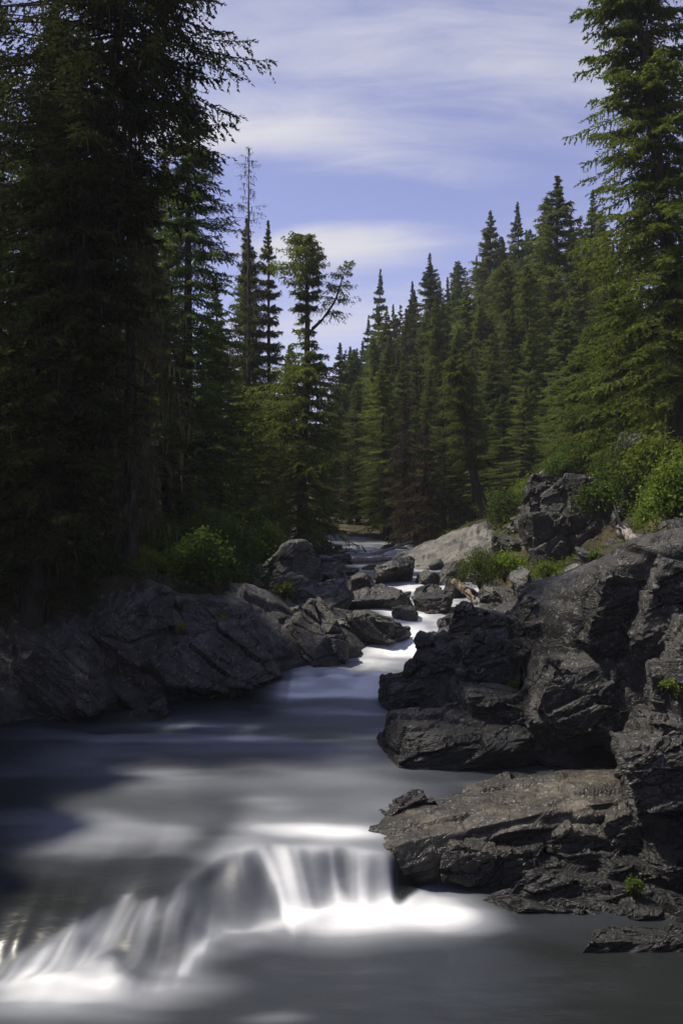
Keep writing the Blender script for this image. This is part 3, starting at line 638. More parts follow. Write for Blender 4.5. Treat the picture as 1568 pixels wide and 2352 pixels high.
for bx, Yf, dp, rt, sd in [((1425, 1620, 1690, 1800), 13.2, 1.3, (0, 3, 4), 91), ((1450, 1650, 1785, 1985), 13.5, 1.3, (0, 0, 6), 92), ((1475, 1650, 1645, 1720), 13.5, 1.3, (0, -4, 4), 93),
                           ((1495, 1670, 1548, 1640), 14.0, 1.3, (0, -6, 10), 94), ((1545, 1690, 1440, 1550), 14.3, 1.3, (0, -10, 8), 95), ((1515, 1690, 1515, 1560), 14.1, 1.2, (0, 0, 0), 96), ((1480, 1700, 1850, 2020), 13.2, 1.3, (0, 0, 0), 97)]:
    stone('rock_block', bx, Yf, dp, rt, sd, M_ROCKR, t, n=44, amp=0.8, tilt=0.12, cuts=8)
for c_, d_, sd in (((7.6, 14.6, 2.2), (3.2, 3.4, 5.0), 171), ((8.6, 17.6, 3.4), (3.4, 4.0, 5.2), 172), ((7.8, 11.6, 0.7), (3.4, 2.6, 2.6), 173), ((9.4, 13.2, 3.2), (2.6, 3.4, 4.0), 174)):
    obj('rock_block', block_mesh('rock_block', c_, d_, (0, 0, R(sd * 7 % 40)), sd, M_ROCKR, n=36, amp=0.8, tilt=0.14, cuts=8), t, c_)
t = thing('shore_ledges', 'layered wet ledges dipping into the lower pool under the cracked block stack', 'rock')
for bx, Yf, dp, rt, sd in [((1120, 1600, 2076, 2102), 12.7, 0.7, (0, -3, 2), 101), ((1190, 1620, 2020, 2080), 13.0, 0.8, (0, -8, 0), 102), ((1370, 1650, 1972, 2040), 13.3, 0.8, (0, -9, 0), 103), ((1430, 1650, 2085, 2125), 12.45, 0.6, (0, -3, 0), 104)]:
    stone('rock_block', bx, Yf, dp, rt, sd, M_SLAB, t, n=48, amp=0.7, tilt=0.1, s=0.42, sink=0.3, aniso=(3, 1.5, 0.35))
stone('wet_rock', (1345, 1620, 2148, 2172), 11.75, 0.42, (0, -2, 0), 105, M_SLAB, None, n=46, amp=0.7, s=0.3, tilt=0.1, sink=0.25, aniso=(3, 1.5, .4),
      label='flat wet rock lying awash alone in the lower pool in front of the layered ledges')
stone('wet_rock', (290, 375, 1628, 1672), 20.2, 0.8, (0, 22, 0), 107, M_ROCKR, None, n=28, sink=0.2, label='small wet rock breaking the pool beside the bedrock shelf')
stone('wet_rock', (895, 990, 1832, 1885), 14.8, 0.8, (0, -8, 0), 108, M_ROCKR, None, n=30, sink=0.25, label='small wet rock with trickles at the slab tip in the upper pool')
# boulders up the channel
for bx, Yf, dp, rt, sd, mt, lab in [
    ((578, 745, 1272, 1385), 33, 3.0, (0, 6, 12), 111, M_BOULD, 'big flat topped grey boulder above the bedrock shelf'),
    ((670, 800, 1338, 1412), 30.6, 2.2, (0, 20, 10), 112, M_BOULD, 'pale sunlit angular boulder at the river end of the bedrock shelf'),
    ((800, 922, 1345, 1400), 31.5, 2.2, (0, 8, 0), 113, M_ROCKR, 'broad dark boulder with a pale cap in mid rapids'),
    ((790, 865, 1310, 1362), 34.5, 1.8, (0, -8, 0), 114, M_BOULD, 'pale topped boulder just behind the broad dark mid rapids boulder'),
    ((955, 1045, 1362, 1410), 30.3, 1.4, (0, -10, 0), 115, M_ROCKR, 'brown grey boulder splitting the rapids in midstream'),
    ((948, 1015, 1345, 1378), 32.6, 1.2, (0, 10, 0), 116, M_ROCKR, 'dark boulder just upstream of the midstream splitting boulder'),
    ((900, 968, 1393, 1424), 29.2, 0.9, (0, -5, 0), 117, M_ROCKR, 'low black rock with foam, lowest in the rapids'),
    ((850, 955, 1290, 1340), 42, 2.4, (0, 0, 0), 118, M_ROCKR, 'wide black boulder below the fallen log'),
    ((955, 1015, 1310, 1342), 38, 1.4, (0, -20, 0), 119, M_ROCKR, 'pointed dark boulder below the right end of the log'),
    ((1095, 1185, 1342, 1392), 30.5, 2.0, (0, -8, 0), 120, M_ROCKR, 'dark boulder at the water under the round bush'),
    ((1018, 1075, 1325, 1372), 33, 1.5, (0, 6, 0), 121, M_ROCKR, 'dark boulder beside the yellow driftwood'),
    ((1175, 1235, 1318, 1362), 27.5, 1.4, (0, 15, 0), 122, M_BOULD, 'grey boulder at the top of the ridge, right of the round bush'),
    ((1020, 1075, 1282, 1330), 38, 1.6, (0, -24, 0), 123, M_BOULD, 'grey leaning boulder left of the round bush'),
    ((1300, 1345, 1292, 1326), 22, 0.9, (0, -20, 0), 126, M_PALE, 'small pale stone sitting on the crest of the steep black rock'),
    ((1185, 1250, 1180, 1270), 38.5, 1.8, (0, 14, 0), 128, M_BOULD, 'orange stained craggy rock left of the shaded cliff'),
    ((1150, 1215, 1225, 1300), 38, 2.0, (0, 20, 0), 129, M_ROCKR, 'dark craggy rock directly above the round bush'),
    ((1335, 1375, 1262, 1300), 21.5, 0.8, (0, 12, 0), 130, M_BOULD, 'small upright stone on the wall crest beside a tiny shrub'),
    ((640, 720, 1320, 1372), 31.5, 1.4, (0, 10, 0), 131, M_BOULD, 'pale broken stone between the flat topped boulder and the shelf'),
    ((725, 800, 1300, 1345), 37, 2.0, (0, 0, 0), 132, M_BOULD, 'grey boulder at the left edge of the upper rapids')]:
    if sd in (113, 115, 116, 117, 118, 119, 120, 121, 132): Yf = waterline_Y(bx[3]); mt = M_WET
    stone('boulder', shrink(bx), Yf, dp, rt, sd, mt, None, n=44, amp=0.6, tilt=0.34, cuts=5, boxy=0.2, label=lab, sink=0.35)
t = thing('tilted_rock', 'large pale sunlit slab slanting up from the log end to the leaning conifer', 'rock')
loft('rock_face', [
    [(900, 1300, 45.5), (960, 1305, 44), (1040, 1312, 43), (1100, 1310, 42), (1150, 1300, 42)],
    [(905, 1282, 46), (960, 1270, 45.5), (1020, 1258, 45), (1085, 1250, 44), (1140, 1262, 43.5)],
    [(915, 1272, 47.5), (980, 1247, 47.5), (1050, 1222, 47.5), (1108, 1203, 47.5), (1145, 1232, 46.5)],
    [(930, 1280, 50), (1000, 1255, 50.5), (1060, 1235, 51), (1115, 1215, 51), (1160, 1240, 50)]], 120, 60, M_PALE, 1.1, 151, t, amp=0.9, strata=rotm(R(10), R(-28), R(0)), aniso=(1.8, 1.3, 0.6))
t = thing('shaded_cliff', 'shaded craggy cliff below the bright shrubs on the hillside', 'rock')
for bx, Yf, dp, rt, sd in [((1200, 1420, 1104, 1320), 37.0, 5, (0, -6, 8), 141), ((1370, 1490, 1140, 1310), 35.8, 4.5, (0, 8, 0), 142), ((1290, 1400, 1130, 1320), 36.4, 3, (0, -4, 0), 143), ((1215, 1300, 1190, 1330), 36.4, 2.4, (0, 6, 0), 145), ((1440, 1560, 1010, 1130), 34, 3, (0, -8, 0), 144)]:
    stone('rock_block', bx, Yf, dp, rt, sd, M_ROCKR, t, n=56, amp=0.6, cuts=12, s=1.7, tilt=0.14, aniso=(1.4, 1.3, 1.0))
# loose stones among the upper rapids and on the left bank
rg = random.Random(7)
protos = [block_mesh('stone', (k * 5.0, 0, 0), (1, 0.8, 0.7), (0, 0, 0), 300 + k, (M_BOULD, M_WET, M_WET)[k % 3], n=18, amp=0.6, tilt=0.36, cuts=5, boxy=0.2) for k in range(6)]
for k in range(95):
    yy = rg.uniform(34, 58); L_, R_ = np.interp(yy, BY, BL), np.interp(yy, BY, BR)
    xx = rg.choice([rg.uniform(L_ - 0.5, R_ + 0.6), rg.uniform(L_ - .8, L_ + 2.2), rg.uniform(L_ - .8, L_ + 2.2), rg.uniform(R_ - 1.6, R_ + 0.8)])
    sc = rg.uniform(0.22, 0.7) * (1.2 if yy > 44 else 1)
    o = obj('loose_stone', protos[k % 6], None, (xx, yy, float(wz_up(yy)) + rg.uniform(-0.02, 0.2) * sc))
    o.rotation_euler = (rg.uniform(-.4, .4), rg.uniform(-.4, .4), rg.uniform(0, 6.28)); o.scale = (sc * rg.uniform(0.9, 1.5), sc, sc * rg.uniform(0.7, 1.1))
    if yy > 46: tag(o, 'small stone in the rapids upstream of the long level log', 'stone', 'stones upstream of the level log')
    elif xx < L_ + 2.3: tag(o, 'small stone along the left edge of the rapids below the level log', 'stone', 'stones along the left edge of the rapids')
    elif xx > R_ - 1.7: tag(o, 'small stone along the right edge of the rapids below the level log', 'stone', 'stones along the right edge of the rapids')
    else: tag(o, 'small stone in midstream between the level log and the boulders', 'stone', 'stones in midstream below the log')
for k in range(60):
    px, yy = rg.uniform(-20, 700), rg.uniform(25.5, 35); xx = (px - 784) / F * yy
    z = gz(xx, yy); sc = rg.uniform(0.3, 0.9)
    o = obj('loose_stone', protos[k % 6], None, (xx, yy, z + 0.12 * sc + 0.1))
    o.rotation_euler = (rg.uniform(-.4, .4), rg.uniform(-.4, .4), rg.uniform(0, 6.28)); o.scale = (sc * rg.uniform(0.9, 1.6), sc, sc * rg.uniform(0.6, 1.0))
    tag(o, 'loose grey stone lying among plants on the bank behind the bedrock shelf', 'stone', 'stones on the bank behind the bedrock shelf')
for k in range(50):
    px, yy = rg.uniform(1080, 1560), rg.uniform(22, 46); xx = (px - 784) / F * yy
    if xx < np.interp(yy, BY, BR) + 0.4: continue
    z = gz(xx, yy); sc = rg.uniform(0.25, 0.8)
    o = obj('loose_stone', protos[k % 6], None, (xx, yy, z + 0.1 * sc + 0.1))
    o.rotation_euler = (rg.uniform(-.4, .4), rg.uniform(-.4, .4), rg.uniform(0, 6.28)); o.scale = (sc * rg.uniform(0.9, 1.6), sc, sc * rg.uniform(0.6, 1.0))
    if yy < 31: tag(o, 'loose stone lying behind the crest of the steep black rock', 'stone', 'stones behind the steep black rock crest')
    else: tag(o, 'loose stone on the slope between the round bush and the shaded cliff', 'stone', 'stones on the slope by the shaded cliff')
print('rocks', round(time.time() - T0, 1))

# ------------------------------------------------------------------ tubes, logs
def tube(path, rad, ns=8):
    path = np.array(path, float); n = len(path); rad = np.broadcast_to(rad, (n,))
    tg = np.gradient(path, axis=0); tg /= np.linalg.norm(tg, axis=1)[:, None] + 1e-9
    ref = np.where(np.abs(tg[:, 2:3]) > 0.8, np.array([[1., 0, 0]]), np.array([[0, 0, 1.]]))
    a = np.cross(tg, ref); a /= np.linalg.norm(a, axis=1)[:, None] + 1e-9; b = np.cross(tg, a)
    th = np.arange(ns) / ns * 2 * np.pi
    v = path[:, None] + rad[:, None, None] * (a[:, None] * np.cos(th)[None, :, None] + b[:, None] * np.sin(th)[None, :, None])
    i = np.arange(n * ns).reshape(n, ns); j = np.roll(i, -1, 1)
    f = np.stack([i[:-1], j[:-1], j[1:], i[1:]], -1).reshape(-1, 4)
    return v.reshape(-1, 3), f
def merge(parts):
    vs_, fs_, o_ = [], [], 0
    for v, f in parts: vs_.append(v); fs_.append(f + o_); o_ += len(v)
    return np.concatenate(vs_), np.concatenate(fs_)
def log(name, pts, r0, r1, mat, label, knots=4, seed=0):
    rgl = np.random.default_rng(seed)
    pa = resample(pts, 22); base = pa[0].copy(); pa = pa + rgl.normal(0, r0 * 0.12, pa.shape)
    rad = np.linspace(r0, r1, 22) * rgl.uniform(0.88, 1.12, 22); rad[0] *= 0.55; rad[-1] *= 0.5
    pa = np.concatenate([pa[:1], pa, pa[-1:]]); rad = np.concatenate([[0.004], rad, [0.004]])
    root = thing(name, label, 'log', tuple(base))
    obj('trunk', mk_mesh('log_trunk', tube(pa - base, rad, 9)[0], tube(pa - base, rad, 9)[1], mat, True), root)
    for k in range(knots):
        q = pa[rgl.integers(3, 20)] - base; dr = rgl.normal(0, 1, 3); dr[2] = abs(dr[2]); dr /= np.linalg.norm(dr)
        pth = [q, q + dr * r0 * 1.8, q + dr * r0 * rgl.uniform(2.2, 4)]
        v, f = tube(pth, [r0 * 0.28, r0 * 0.2, r0 * 0.08], 6)
        obj('branch_stub', mk_mesh('branch_stub', v, f, mat, True), root)
log('fallen_log', [at(805, 1288, 46), at(900, 1284, 46.5), at(1032, 1286, 47)], 0.16, 0.12, M_LOG, 'long grey log lying level across the upper rapids', 3, 1)
log('fallen_log', [at(955, 1299, 44.5), at(1034, 1297, 44.6)], 0.09, 0.07, M_LOG, 'short thin log just below the long level log', 0, 2)
log('fallen_log', [at(845, 1277, 52), at(900, 1260, 53), at(948, 1243, 54)], 0.13, 0.09, M_LOG, 'slanting grey log rising behind the level log', 3, 3)
log('driftwood', [at(1040, 1335, 31.5), at(1056, 1346, 31.3), at(1072, 1360, 31), at(1093, 1388, 30.4)], 0.17, 0.09, M_LOGY, 'short yellow peeled driftwood leaning into the rapids', 2, 4)
log('driftwood', [at(1425, 1215, 24), at(1438, 1225, 23.6), at(1462, 1245, 23)], 0.2, 0.1, M_LOG, 'grey weathered stump on the crest of the steep black rock', 3, 5)
log('fallen_log', [at(555, 1320, 35), at(585, 1308, 35.3), at(610, 1296, 36)], 0.16, 0.09, M_LOGY, 'rotten log beside the flat topped boulder on the bank behind the bedrock shelf', 2, 6)
log('fallen_log', [at(1240, 1090, 44), at(1262, 1072, 45), at(1280, 1040, 46)], 0.1, 0.05, M_LOG, 'thin dead pole leaning among the hillside shrubs', 2, 7)

# ------------------------------------------------------------------ trees
def unit(a): return a / (np.linalg.norm(a, axis=-1, keepdims=True) + 1e-9)
def conifer(H, seed, prof, nb=260, M=16, K=6, ll=0.34, lw=0.10, tb=0.08, droop=0.25, etop=35, ebot=-8, off=None, r0=None, gap=0.0, lich=0,
            twig=0.40, asym=None, hang=0.3, dead=0.0, tsides=8, live=1.0, ws_=None, gap_lo=0.0, live_top=None):
    rg = np.random.default_rng(seed)
    off = off or (lambda t: np.stack([0 * t, 0 * t], -1))
    prof = np.array(prof)
    r0 = r0 or H * 0.0125 + 0.05
    i = np.arange(nb)
    t = tb + (1 - tb) * ((i + rg.random(nb)) / nb) ** 0.92
    ws = ws_ or 0.75
    tw = np.round(t * H / ws + rg.normal(0, 0.2, nb)) * ws / H + rg.normal(0, 0.09, nb) / H   # loose whorls
    t = np.where(t > 0.88, t, tw)
    t = np.clip(t, tb, 0.995)
    az = i * 2.39996 + rg.normal(0, 0.35, nb)
    Ln = np.interp(t, prof[:, 0], prof[:, 1]) * (rg.uniform(0.35, 1.0, nb) ** 0.8 * 1.25 + 0.12 * vnoise(np.stack([t * H * 1.1, az * 0, az * 0], 1), seed))
    if asym: Ln = Ln * (1 + asym[0] * np.cos(az - asym[1]))
    if gap:
        keep = vnoise(np.stack([t * H * 0.45, np.cos(az) * 0.9, np.sin(az) * 0.9], 1) + seed, seed) > -1 + gap * 1.4
        keep |= t < gap_lo
        t, az, Ln = t[keep], az[keep], Ln[keep]
    nb = len(t)
    e = np.radians(ebot + (etop - ebot) * t ** 1.3 + rg.normal(0, 6, nb))
    rad = np.stack([np.cos(az), np.sin(az), 0 * az], 1); lat = np.stack([-np.sin(az), np.cos(az), 0 * az], 1)
    o2 = off(t); base = np.stack([o2[:, 0], o2[:, 1], t * H], 1)
    dr = droop * rg.uniform(0.6, 1.4, nb)
    def spine(u):                                     # u (nb,k) -> (nb,k,3)
        hx = Ln[:, None] * u * np.cos(e)[:, None]
        hz = Ln[:, None] * (u * np.sin(e)[:, None] - dr[:, None] * u ** 2 + 0.55 * dr[:, None] * u ** 4)
        return base[:, None] + rad[:, None] * hx[..., None] + np.array([0, 0, 1.])[None, None] * hz[..., None]
    # wood
    tk = np.linspace(0, 1, 26); ot = off(tk)
    flare = 1 + 0.7 * np.exp(-tk * H / 0.45)
    parts = [tube(np.stack([ot[:, 0], ot[:, 1], tk * H - 0.35 * (tk == 0)], 1), (r0 * (1 - tk) ** 0.85 + 0.012) * flare, tsides)]
    us = np.linspace(0, 0.96, 6); sp = spine(np.repeat(us[None], nb, 0))
    br = np.clip(0.011 * Ln, 0.008, 0.06)
    ns = 3; th = np.arange(ns) / ns * 2 * np.pi
    v = sp[:, :, None] + (br[:, None] * (1 - 0.85 * us)[None])[:, :, None, None] * (lat[:, None, None] * np.cos(th)[None, None, :, None] + np.array([0, 0, 1.]) * np.sin(th)[None, None, :, None])
    ii = np.arange(nb * 6 * ns).reshape(nb, 6, ns); jj = np.roll(ii, -1, 2)
    f = np.stack([ii[:, :-1], jj[:, :-1], jj[:, 1:], ii[:, 1:]], -1).reshape(-1, 4)
    parts.append((v.reshape(-1, 3), f))
    wood = (parts[0], parts[1])
    # foliage sprays
    u = 0.12 + 0.88 * ((np.arange(M)[None] + rg.random((nb, M))) / M)
    tp = spine(u)
    side = np.where(np.arange(M) % 2 == 0, 1.0, -1.0)[None, :] * np.ones((nb, 1))
    td = unit(rad[:, None] * rg.uniform(0.35, 0.9, (nb, M, 1)) + lat[:, None] * (side * rg.uniform(0.5, 1, (nb, M)))[..., None] + np.array([0, 0, 1.]) * rg.normal(-0.22, 0.16, (nb, M, 1)))
    tl = (Ln[:, None] * twig * (1 - 0.72 * u) + ll * 0.6 * np.clip(Ln, 0.2, 1)[:, None]) * rg.uniform(0.6, 1.15, (nb, M))
    vk = (np.arange(K)[None, None] + rg.random((nb, M, K))) / K
    lp = tp[:, :, None] + td[:, :, None] * (tl[..., None] * vk)[..., None] + rg.normal(0, ll * 0.10, (nb, M, K, 3))
    lp[..., 2] -= hang * tl[..., None] * vk ** 2
    ld = unit(td[:, :, None] * 0.8 + rg.normal(0, 0.42, (nb, M, K, 3)) + np.array([0, 0, -hang * 0.9]))
    sd_ = unit(np.cross(ld, rg.normal(0, 1, (nb, M, K, 3)) + np.array([0, 0, 1.2])))
    small = np.clip(0.3 + Ln / 1.3, 0.35, 1)[:, None, None, None]
    l_ = ll * small * rg.uniform(0.6, 1.3, (nb, M, K, 1)); w_ = lw * rg.uniform(0.6, 1.3, (nb, M, K, 1)) * 0.5 * small
    tri = np.stack([lp - sd_ * w_ - ld * l_ * 0.25, lp + sd_ * w_ - ld * l_ * 0.1, lp + ld * l_ * 0.75], -2).reshape(-1, 3, 3)
    if live_top:
        kt = np.repeat(t, M * K); tri = tri[(kt < live_top[0]) | (rg.random(len(tri)) < live_top[1])]
    if live < 1: tri = tri[rg.random(len(tri)) < live]
    leaves = (tri.reshape(-1, 3), np.arange(len(tri) * 3).reshape(-1, 3))
    lic = None
    if lich:
        b_ = rg.integers(0, nb, lich); uu = rg.uniform(0.15, 0.95, lich)
        pp = spine(np.repeat(np.linspace(0, 1, 12)[None], nb, 0))[b_, np.clip((uu * 11).astype(int), 0, 11)]
        a_ = rg.uniform(0, 6.28, lich); w2 = rg.uniform(0.02, 0.05, lich); h2 = rg.uniform(0.25, 0.8, lich) * (1 if H > 8 else 0.6)
        dxy = np.stack([np.cos(a_), np.sin(a_), 0 * a_], 1) * w2[:, None]
        tip = pp + np.stack([rg.normal(0, 0.06, lich), rg.normal(0, 0.06, lich), -h2], 1)
        tr = np.stack([pp - dxy, pp + dxy, tip], 1); lic = (tr.reshape(-1, 3), np.arange(lich * 3).reshape(-1, 3))
    return wood, leaves, lic
def tree(name, label, loc, data, leafmat, barkmat=None, group=None):
    wood, leaves, lic = data
    root = thing(name, label, 'tree', loc, group)
    obj('trunk', mk_mesh('trunk', *wood[0], barkmat or M_BARK, True), root)
    cr_ = tag(obj('crown', mk_mesh('crown', *leaves, leafmat, False), root), kind='stuff')
    tag(obj('branches', mk_mesh('branches', *wood[1], barkmat or M_BARK, True), cr_), kind='stuff')
    if lic is not None: tag(obj('beard_lichen', mk_mesh('beard_lichen', *lic, M_LICH, False), cr_), kind='stuff')
    return root
def bend(*pts):
    """trunk centre line: (t, dx, dy) knots"""
    a = np.array(pts, float)
    def f(t):
        t = np.asarray(t, float)
        return np.stack([np.interp(t, a[:, 0], a[:, 1]), np.interp(t, a[:, 0], a[:, 2])], -1)
    return f
CONE = [(0, .8), (.12, 1), (.4, .82), (.65, .55), (.85, .26), (.95, .085), (1, .02)]
NARROW = [(0, .7), (.15, 1), (.55, .75), (.8, .42), (.92, .16), (1, .02)]
def pr(base, r): return [(a, b * r) for a, b in base]

# ---- forest prototypes (28 m), shared by the far trees
PH = 26.0
protoT = []
IRREG = [(0, .6), (.15, .9), (.3, .75), (.45, 1), (.6, .6), (.7, .75), (.82, .4), (.93, .28), (1, .06)]
for k, (pf, rr_, nbk, dk, gp, mt) in enumerate([(CONE, 4.6, 270, 0.3, 0.2, M_FIR), (NARROW, 3.6, 250, 0.35, 0.2, M_FIRD), (CONE, 4.3, 240, 0.22, 0.28, M_FIR), (NARROW, 4.0, 280, 0.4, 0.18, M_FIRY), (NARROW, 3.0, 250, 0.3, 0.25, M_FIRD), (CONE, 3.7, 220, 0.3, 0.32, M_FIRD), (IRREG, 4.2, 230, 0.45, 0.3, M_FIRY), (IRREG, 3.4, 260, 0.2, 0.35, M_FIR), (IRREG, 2.4, 170, 0.35, 0.4, M_BROWN)]):
    dt = conifer(PH, 500 + k, pr(pf, rr_), nbk, 22, 7, 0.30, 0.085, tb=(0.05, 0.1, 0.12, 0.06, 0.16, 0.2, 0.14, 0.24, 0.1)[k], asym=((0, 0), (.2, 1), (.15, 3), (.1, 2), (.2, 5), (.25, 4), (.3, 0), (.35, 2), (.2, 1))[k], ws_=(1.0, .6, .8, .5, 1.0, .7, .45, .6, .5)[k], droop=dk, gap=gp, lich=350, twig=0.27, hang=0.22, etop=30, ebot=-12,
                 off=bend((0, 0, 0), (0.4, 0.15 * (k % 3 - 1), 0.1), (1, 0.3 * (k % 2) - 0.1, 0)))
    protoT.append((dt, mt))
_pm = []
for (wood, leaves, lic), mt in protoT:
    _pm.append((mk_mesh('trunk', *wood[0], M_BARK, True), mk_mesh('crown', *leaves, mt, False), mk_mesh('branches', *wood[1], M_BARK, True), mk_mesh('beard_lichen', *lic, M_LICH, False)))
def far_tree(px, py, Y, kind, label, group, wide=1.0, mats=None):
    x = (px - 784) / F * Y; z = gz(x, Y); zt = CAMZ - (py - 1176) / F * Y; h = zt - z
    rr2 = random.Random(int(px * 7 + py)); s_ = h / PH
    root = thing('conifer_tree', label, 'tree', (x, Y, z - 0.1), group)
    root.rotation_euler = (rr2.uniform(-.04, .04), rr2.uniform(-.04, .04), rr2.uniform(0, 6.28)); sw_ = (s_ * 0.45 + 0.55) * wide * rr2.uniform(0.75, 1.2); root.scale = (sw_, sw_, s_)
    obj('trunk', _pm[kind][0], root); cr_ = tag(obj('crown', _pm[kind][1], root), kind='stuff')
    tag(obj('branches', _pm[kind][2], cr_), kind='stuff'); tag(obj('beard_lichen', _pm[kind][3], cr_), kind='stuff')
    HT.append((px, py, Y, round(h, 1)))
    return root
HT = []
GR = 'conifers on the hillside'
named = [(860, 615, 118, 4, 'slender spire conifer on the skyline nearest the valley gap', 0.9), (945, 640, 108, 5, 'bare topped conifer on the skyline right of the slender spire', 1),
         (987, 575, 100, 5, 'tall thin topped conifer on the skyline above the browned trees', 1), (1125, 478, 96, 0, 'pointed dark conifer leading the rise of the skyline', 1),
         (1195, 455, 92, 1, 'narrow dark conifer standing clear on the skyline', 1), (1275, 398, 70, 2, 'tallest broad topped conifer on the skyline with visible dark trunk', 1.15),
         (1345, 435, 78, 5, 'open conifer on the skyline just left of the huge leaning fir', 1)]
for px, py, Y_, kd, lab, wd in named: far_tree(px, py, Y_, kd, lab, None, wd)
SKYL = ['skyline conifer touching the slender spire on its right', 'lowest skyline conifer left of the slender spire', 'short skyline conifer midway between the slender spire and the bare topped conifer', 'short skyline conifer directly left of the bare topped conifer',
        'skyline conifer touching the tall thin topped conifer on its right', 'small skyline conifer midway up the rise, left of two', 'small skyline conifer midway up the rise, right of two', 'skyline conifer on the left shoulder of the pointed dark conifer',
        'low skyline conifer between the pointed dark conifer and the narrow one', 'skyline conifer on the left shoulder of the tallest broad topped conifer', 'skyline conifer on the right shoulder of the tallest broad topped conifer', 'skyline conifer half hidden by the huge leaning fir']
_r = random.Random(12); HILL = []
for _k in range(84):
    _px = _r.uniform(800, 1400); _Y = _r.uniform(62, 118)
    _sky = np.interp(_px, [800, 860, 985, 1125, 1240, 1400], [810, 720, 660, 560, 520, 520])
    HILL.append((_px, _sky + _r.uniform(20, 190) * (118 / _Y) ** 0.8, _Y))
for _k in range(34):
    _px = _r.uniform(805, 1390)
    HILL.append((_px, np.interp(_px, [800, 860, 985, 1125, 1240, 1400], [800, 700, 640, 545, 500, 490]) + _r.uniform(0, 70), _r.uniform(90, 118)))
for k, (px, py, Y_) in enumerate([(882, 690, 112), (832, 722, 118), (906, 700, 106), (925, 705, 98), (1010, 605, 108), (1045, 615, 104), (1066, 600, 108), (1098, 535, 100), (1160, 545, 104), (1238, 450, 88), (1310, 485, 84), (1372, 480, 74),
        (803, 800, 126), (783, 800, 112), (1020, 690, 88), (965, 740, 86), (1080, 645, 82), (1150, 600, 78), (1212, 620, 74), (890, 790, 88), (850, 770, 100), (1325, 560, 64), (1385, 560, 55), (1180, 700, 68), (1112, 720, 74),
        (1000, 840, 72), (825, 880, 84), (1140, 790, 66), (1225, 760, 62), (1300, 690, 58), (870, 860, 78), (905, 800, 80), (1420, 500, 58), (1480, 430, 54), (1590, 200, 44), (1640, 320, 40), (1540, 560, 46), (1440, 700, 46), (1350, 760, 50),
        (1290, 860, 52), (1195, 880, 58), (1330, 640, 70), (1260, 560, 82), (1050, 720, 96), (940, 720, 118), (1500, 760, 42), (1580, 640, 40), (960, 860, 76), (800, 900, 92), (765, 880, 98), (1030, 900, 66), (1160, 900, 60), (1085, 930, 63)] + HILL):
    if k < len(SKYL): lab, grp = SKYL[k], None
    elif px > 1395: lab, grp = 'shadowy conifer crowded around the huge leaning fir above the steep black rock', 'conifers crowding the huge leaning fir'
    elif px < 940: lab, grp = 'conifer closing the valley end between the gnarled cedar and the browned trees', 'conifers closing the valley end'
    elif py > 690: lab, grp = 'conifer of the lower hillside behind the leaning conifer', 'conifers of the lower hillside'
    else: lab, grp = 'conifer on the upper hillside just below the skyline trees', 'conifers of the upper hillside'
    far_tree(px, py, Y_, (k * 4 + k // 9) % 9, lab, grp, 0.82)
GL = 'conifers deep in the darkest forest'
for k, (px, py, Y_) in enumerate([(70, -40, 33), (150, 40, 38), (20, 330, 34), (120, 300, 40), (210, 280, 46), (285, 500, 50), (350, 640, 62), (395, 330, 48), (470, 760, 60), (505, 640, 66), (-60, 140, 30), (-160, 100, 36), (330, 520, 38), (160, 560, 32), (60, 700, 30), (420, 760, 42), (250, 700, 34), (500, 800, 50),
        (590, 780, 70), (650, 790, 80), (470, 900, 44), (550, 900, 56), (620, 930, 66), (380, 1000, 36), (740, 930, 88), (15, 950, 28), (150, 950, 29), (-250, -300, 26), (-420, -200, 30), (-120, -500, 24), (-520, -500, 20)]):
    far_tree(px, py, Y_, (k * 4 + 1 + k // 9) % 9, 'shadowed conifer among the dense trees of the darkest forest', GL, 1.0)
for x_, y_, zt_ in ((-13.2, 19.4, 16.5), (-12.6, 17.2, 15.5), (-12.4, 15.0, 14.5), (-12.2, 13.2, 13.5), (-15.5, 16.2, 18), (-15, 18.4, 18.5)):  # trees added out of view to cast shade on the pool's left side
    far_tree(784 + x_ / y_ * F, 1176 - (zt_ - CAMZ) / y_ * F, y_, int(y_) % 6, 'unseen conifer added out of view to shade the pool', 'conifers added out of view to shade the pool', 1.0)
far_tree(545, 545, 66, 3, 'small conifer between the darkest forest edge and the bare dead spar', None, 0.8)
far_tree(598, 498, 64, 4, 'narrow dark spire, left of the twin spires beside the dead spar', None, 0.75)
far_tree(615, 508, 67, 4, 'narrow dark spire, right of the twin spires beside the dead spar', None, 0.75)
far_tree(772, 785, 90, 1, 'small dark conifer peeking right of the gnarled cedar', None, 0.8)
print('far', HT)
def plant(px, py_base, Y_):
    x = (px - 784) / F * Y_
    return (x, Y_, gz(x, Y_) - 0.15)

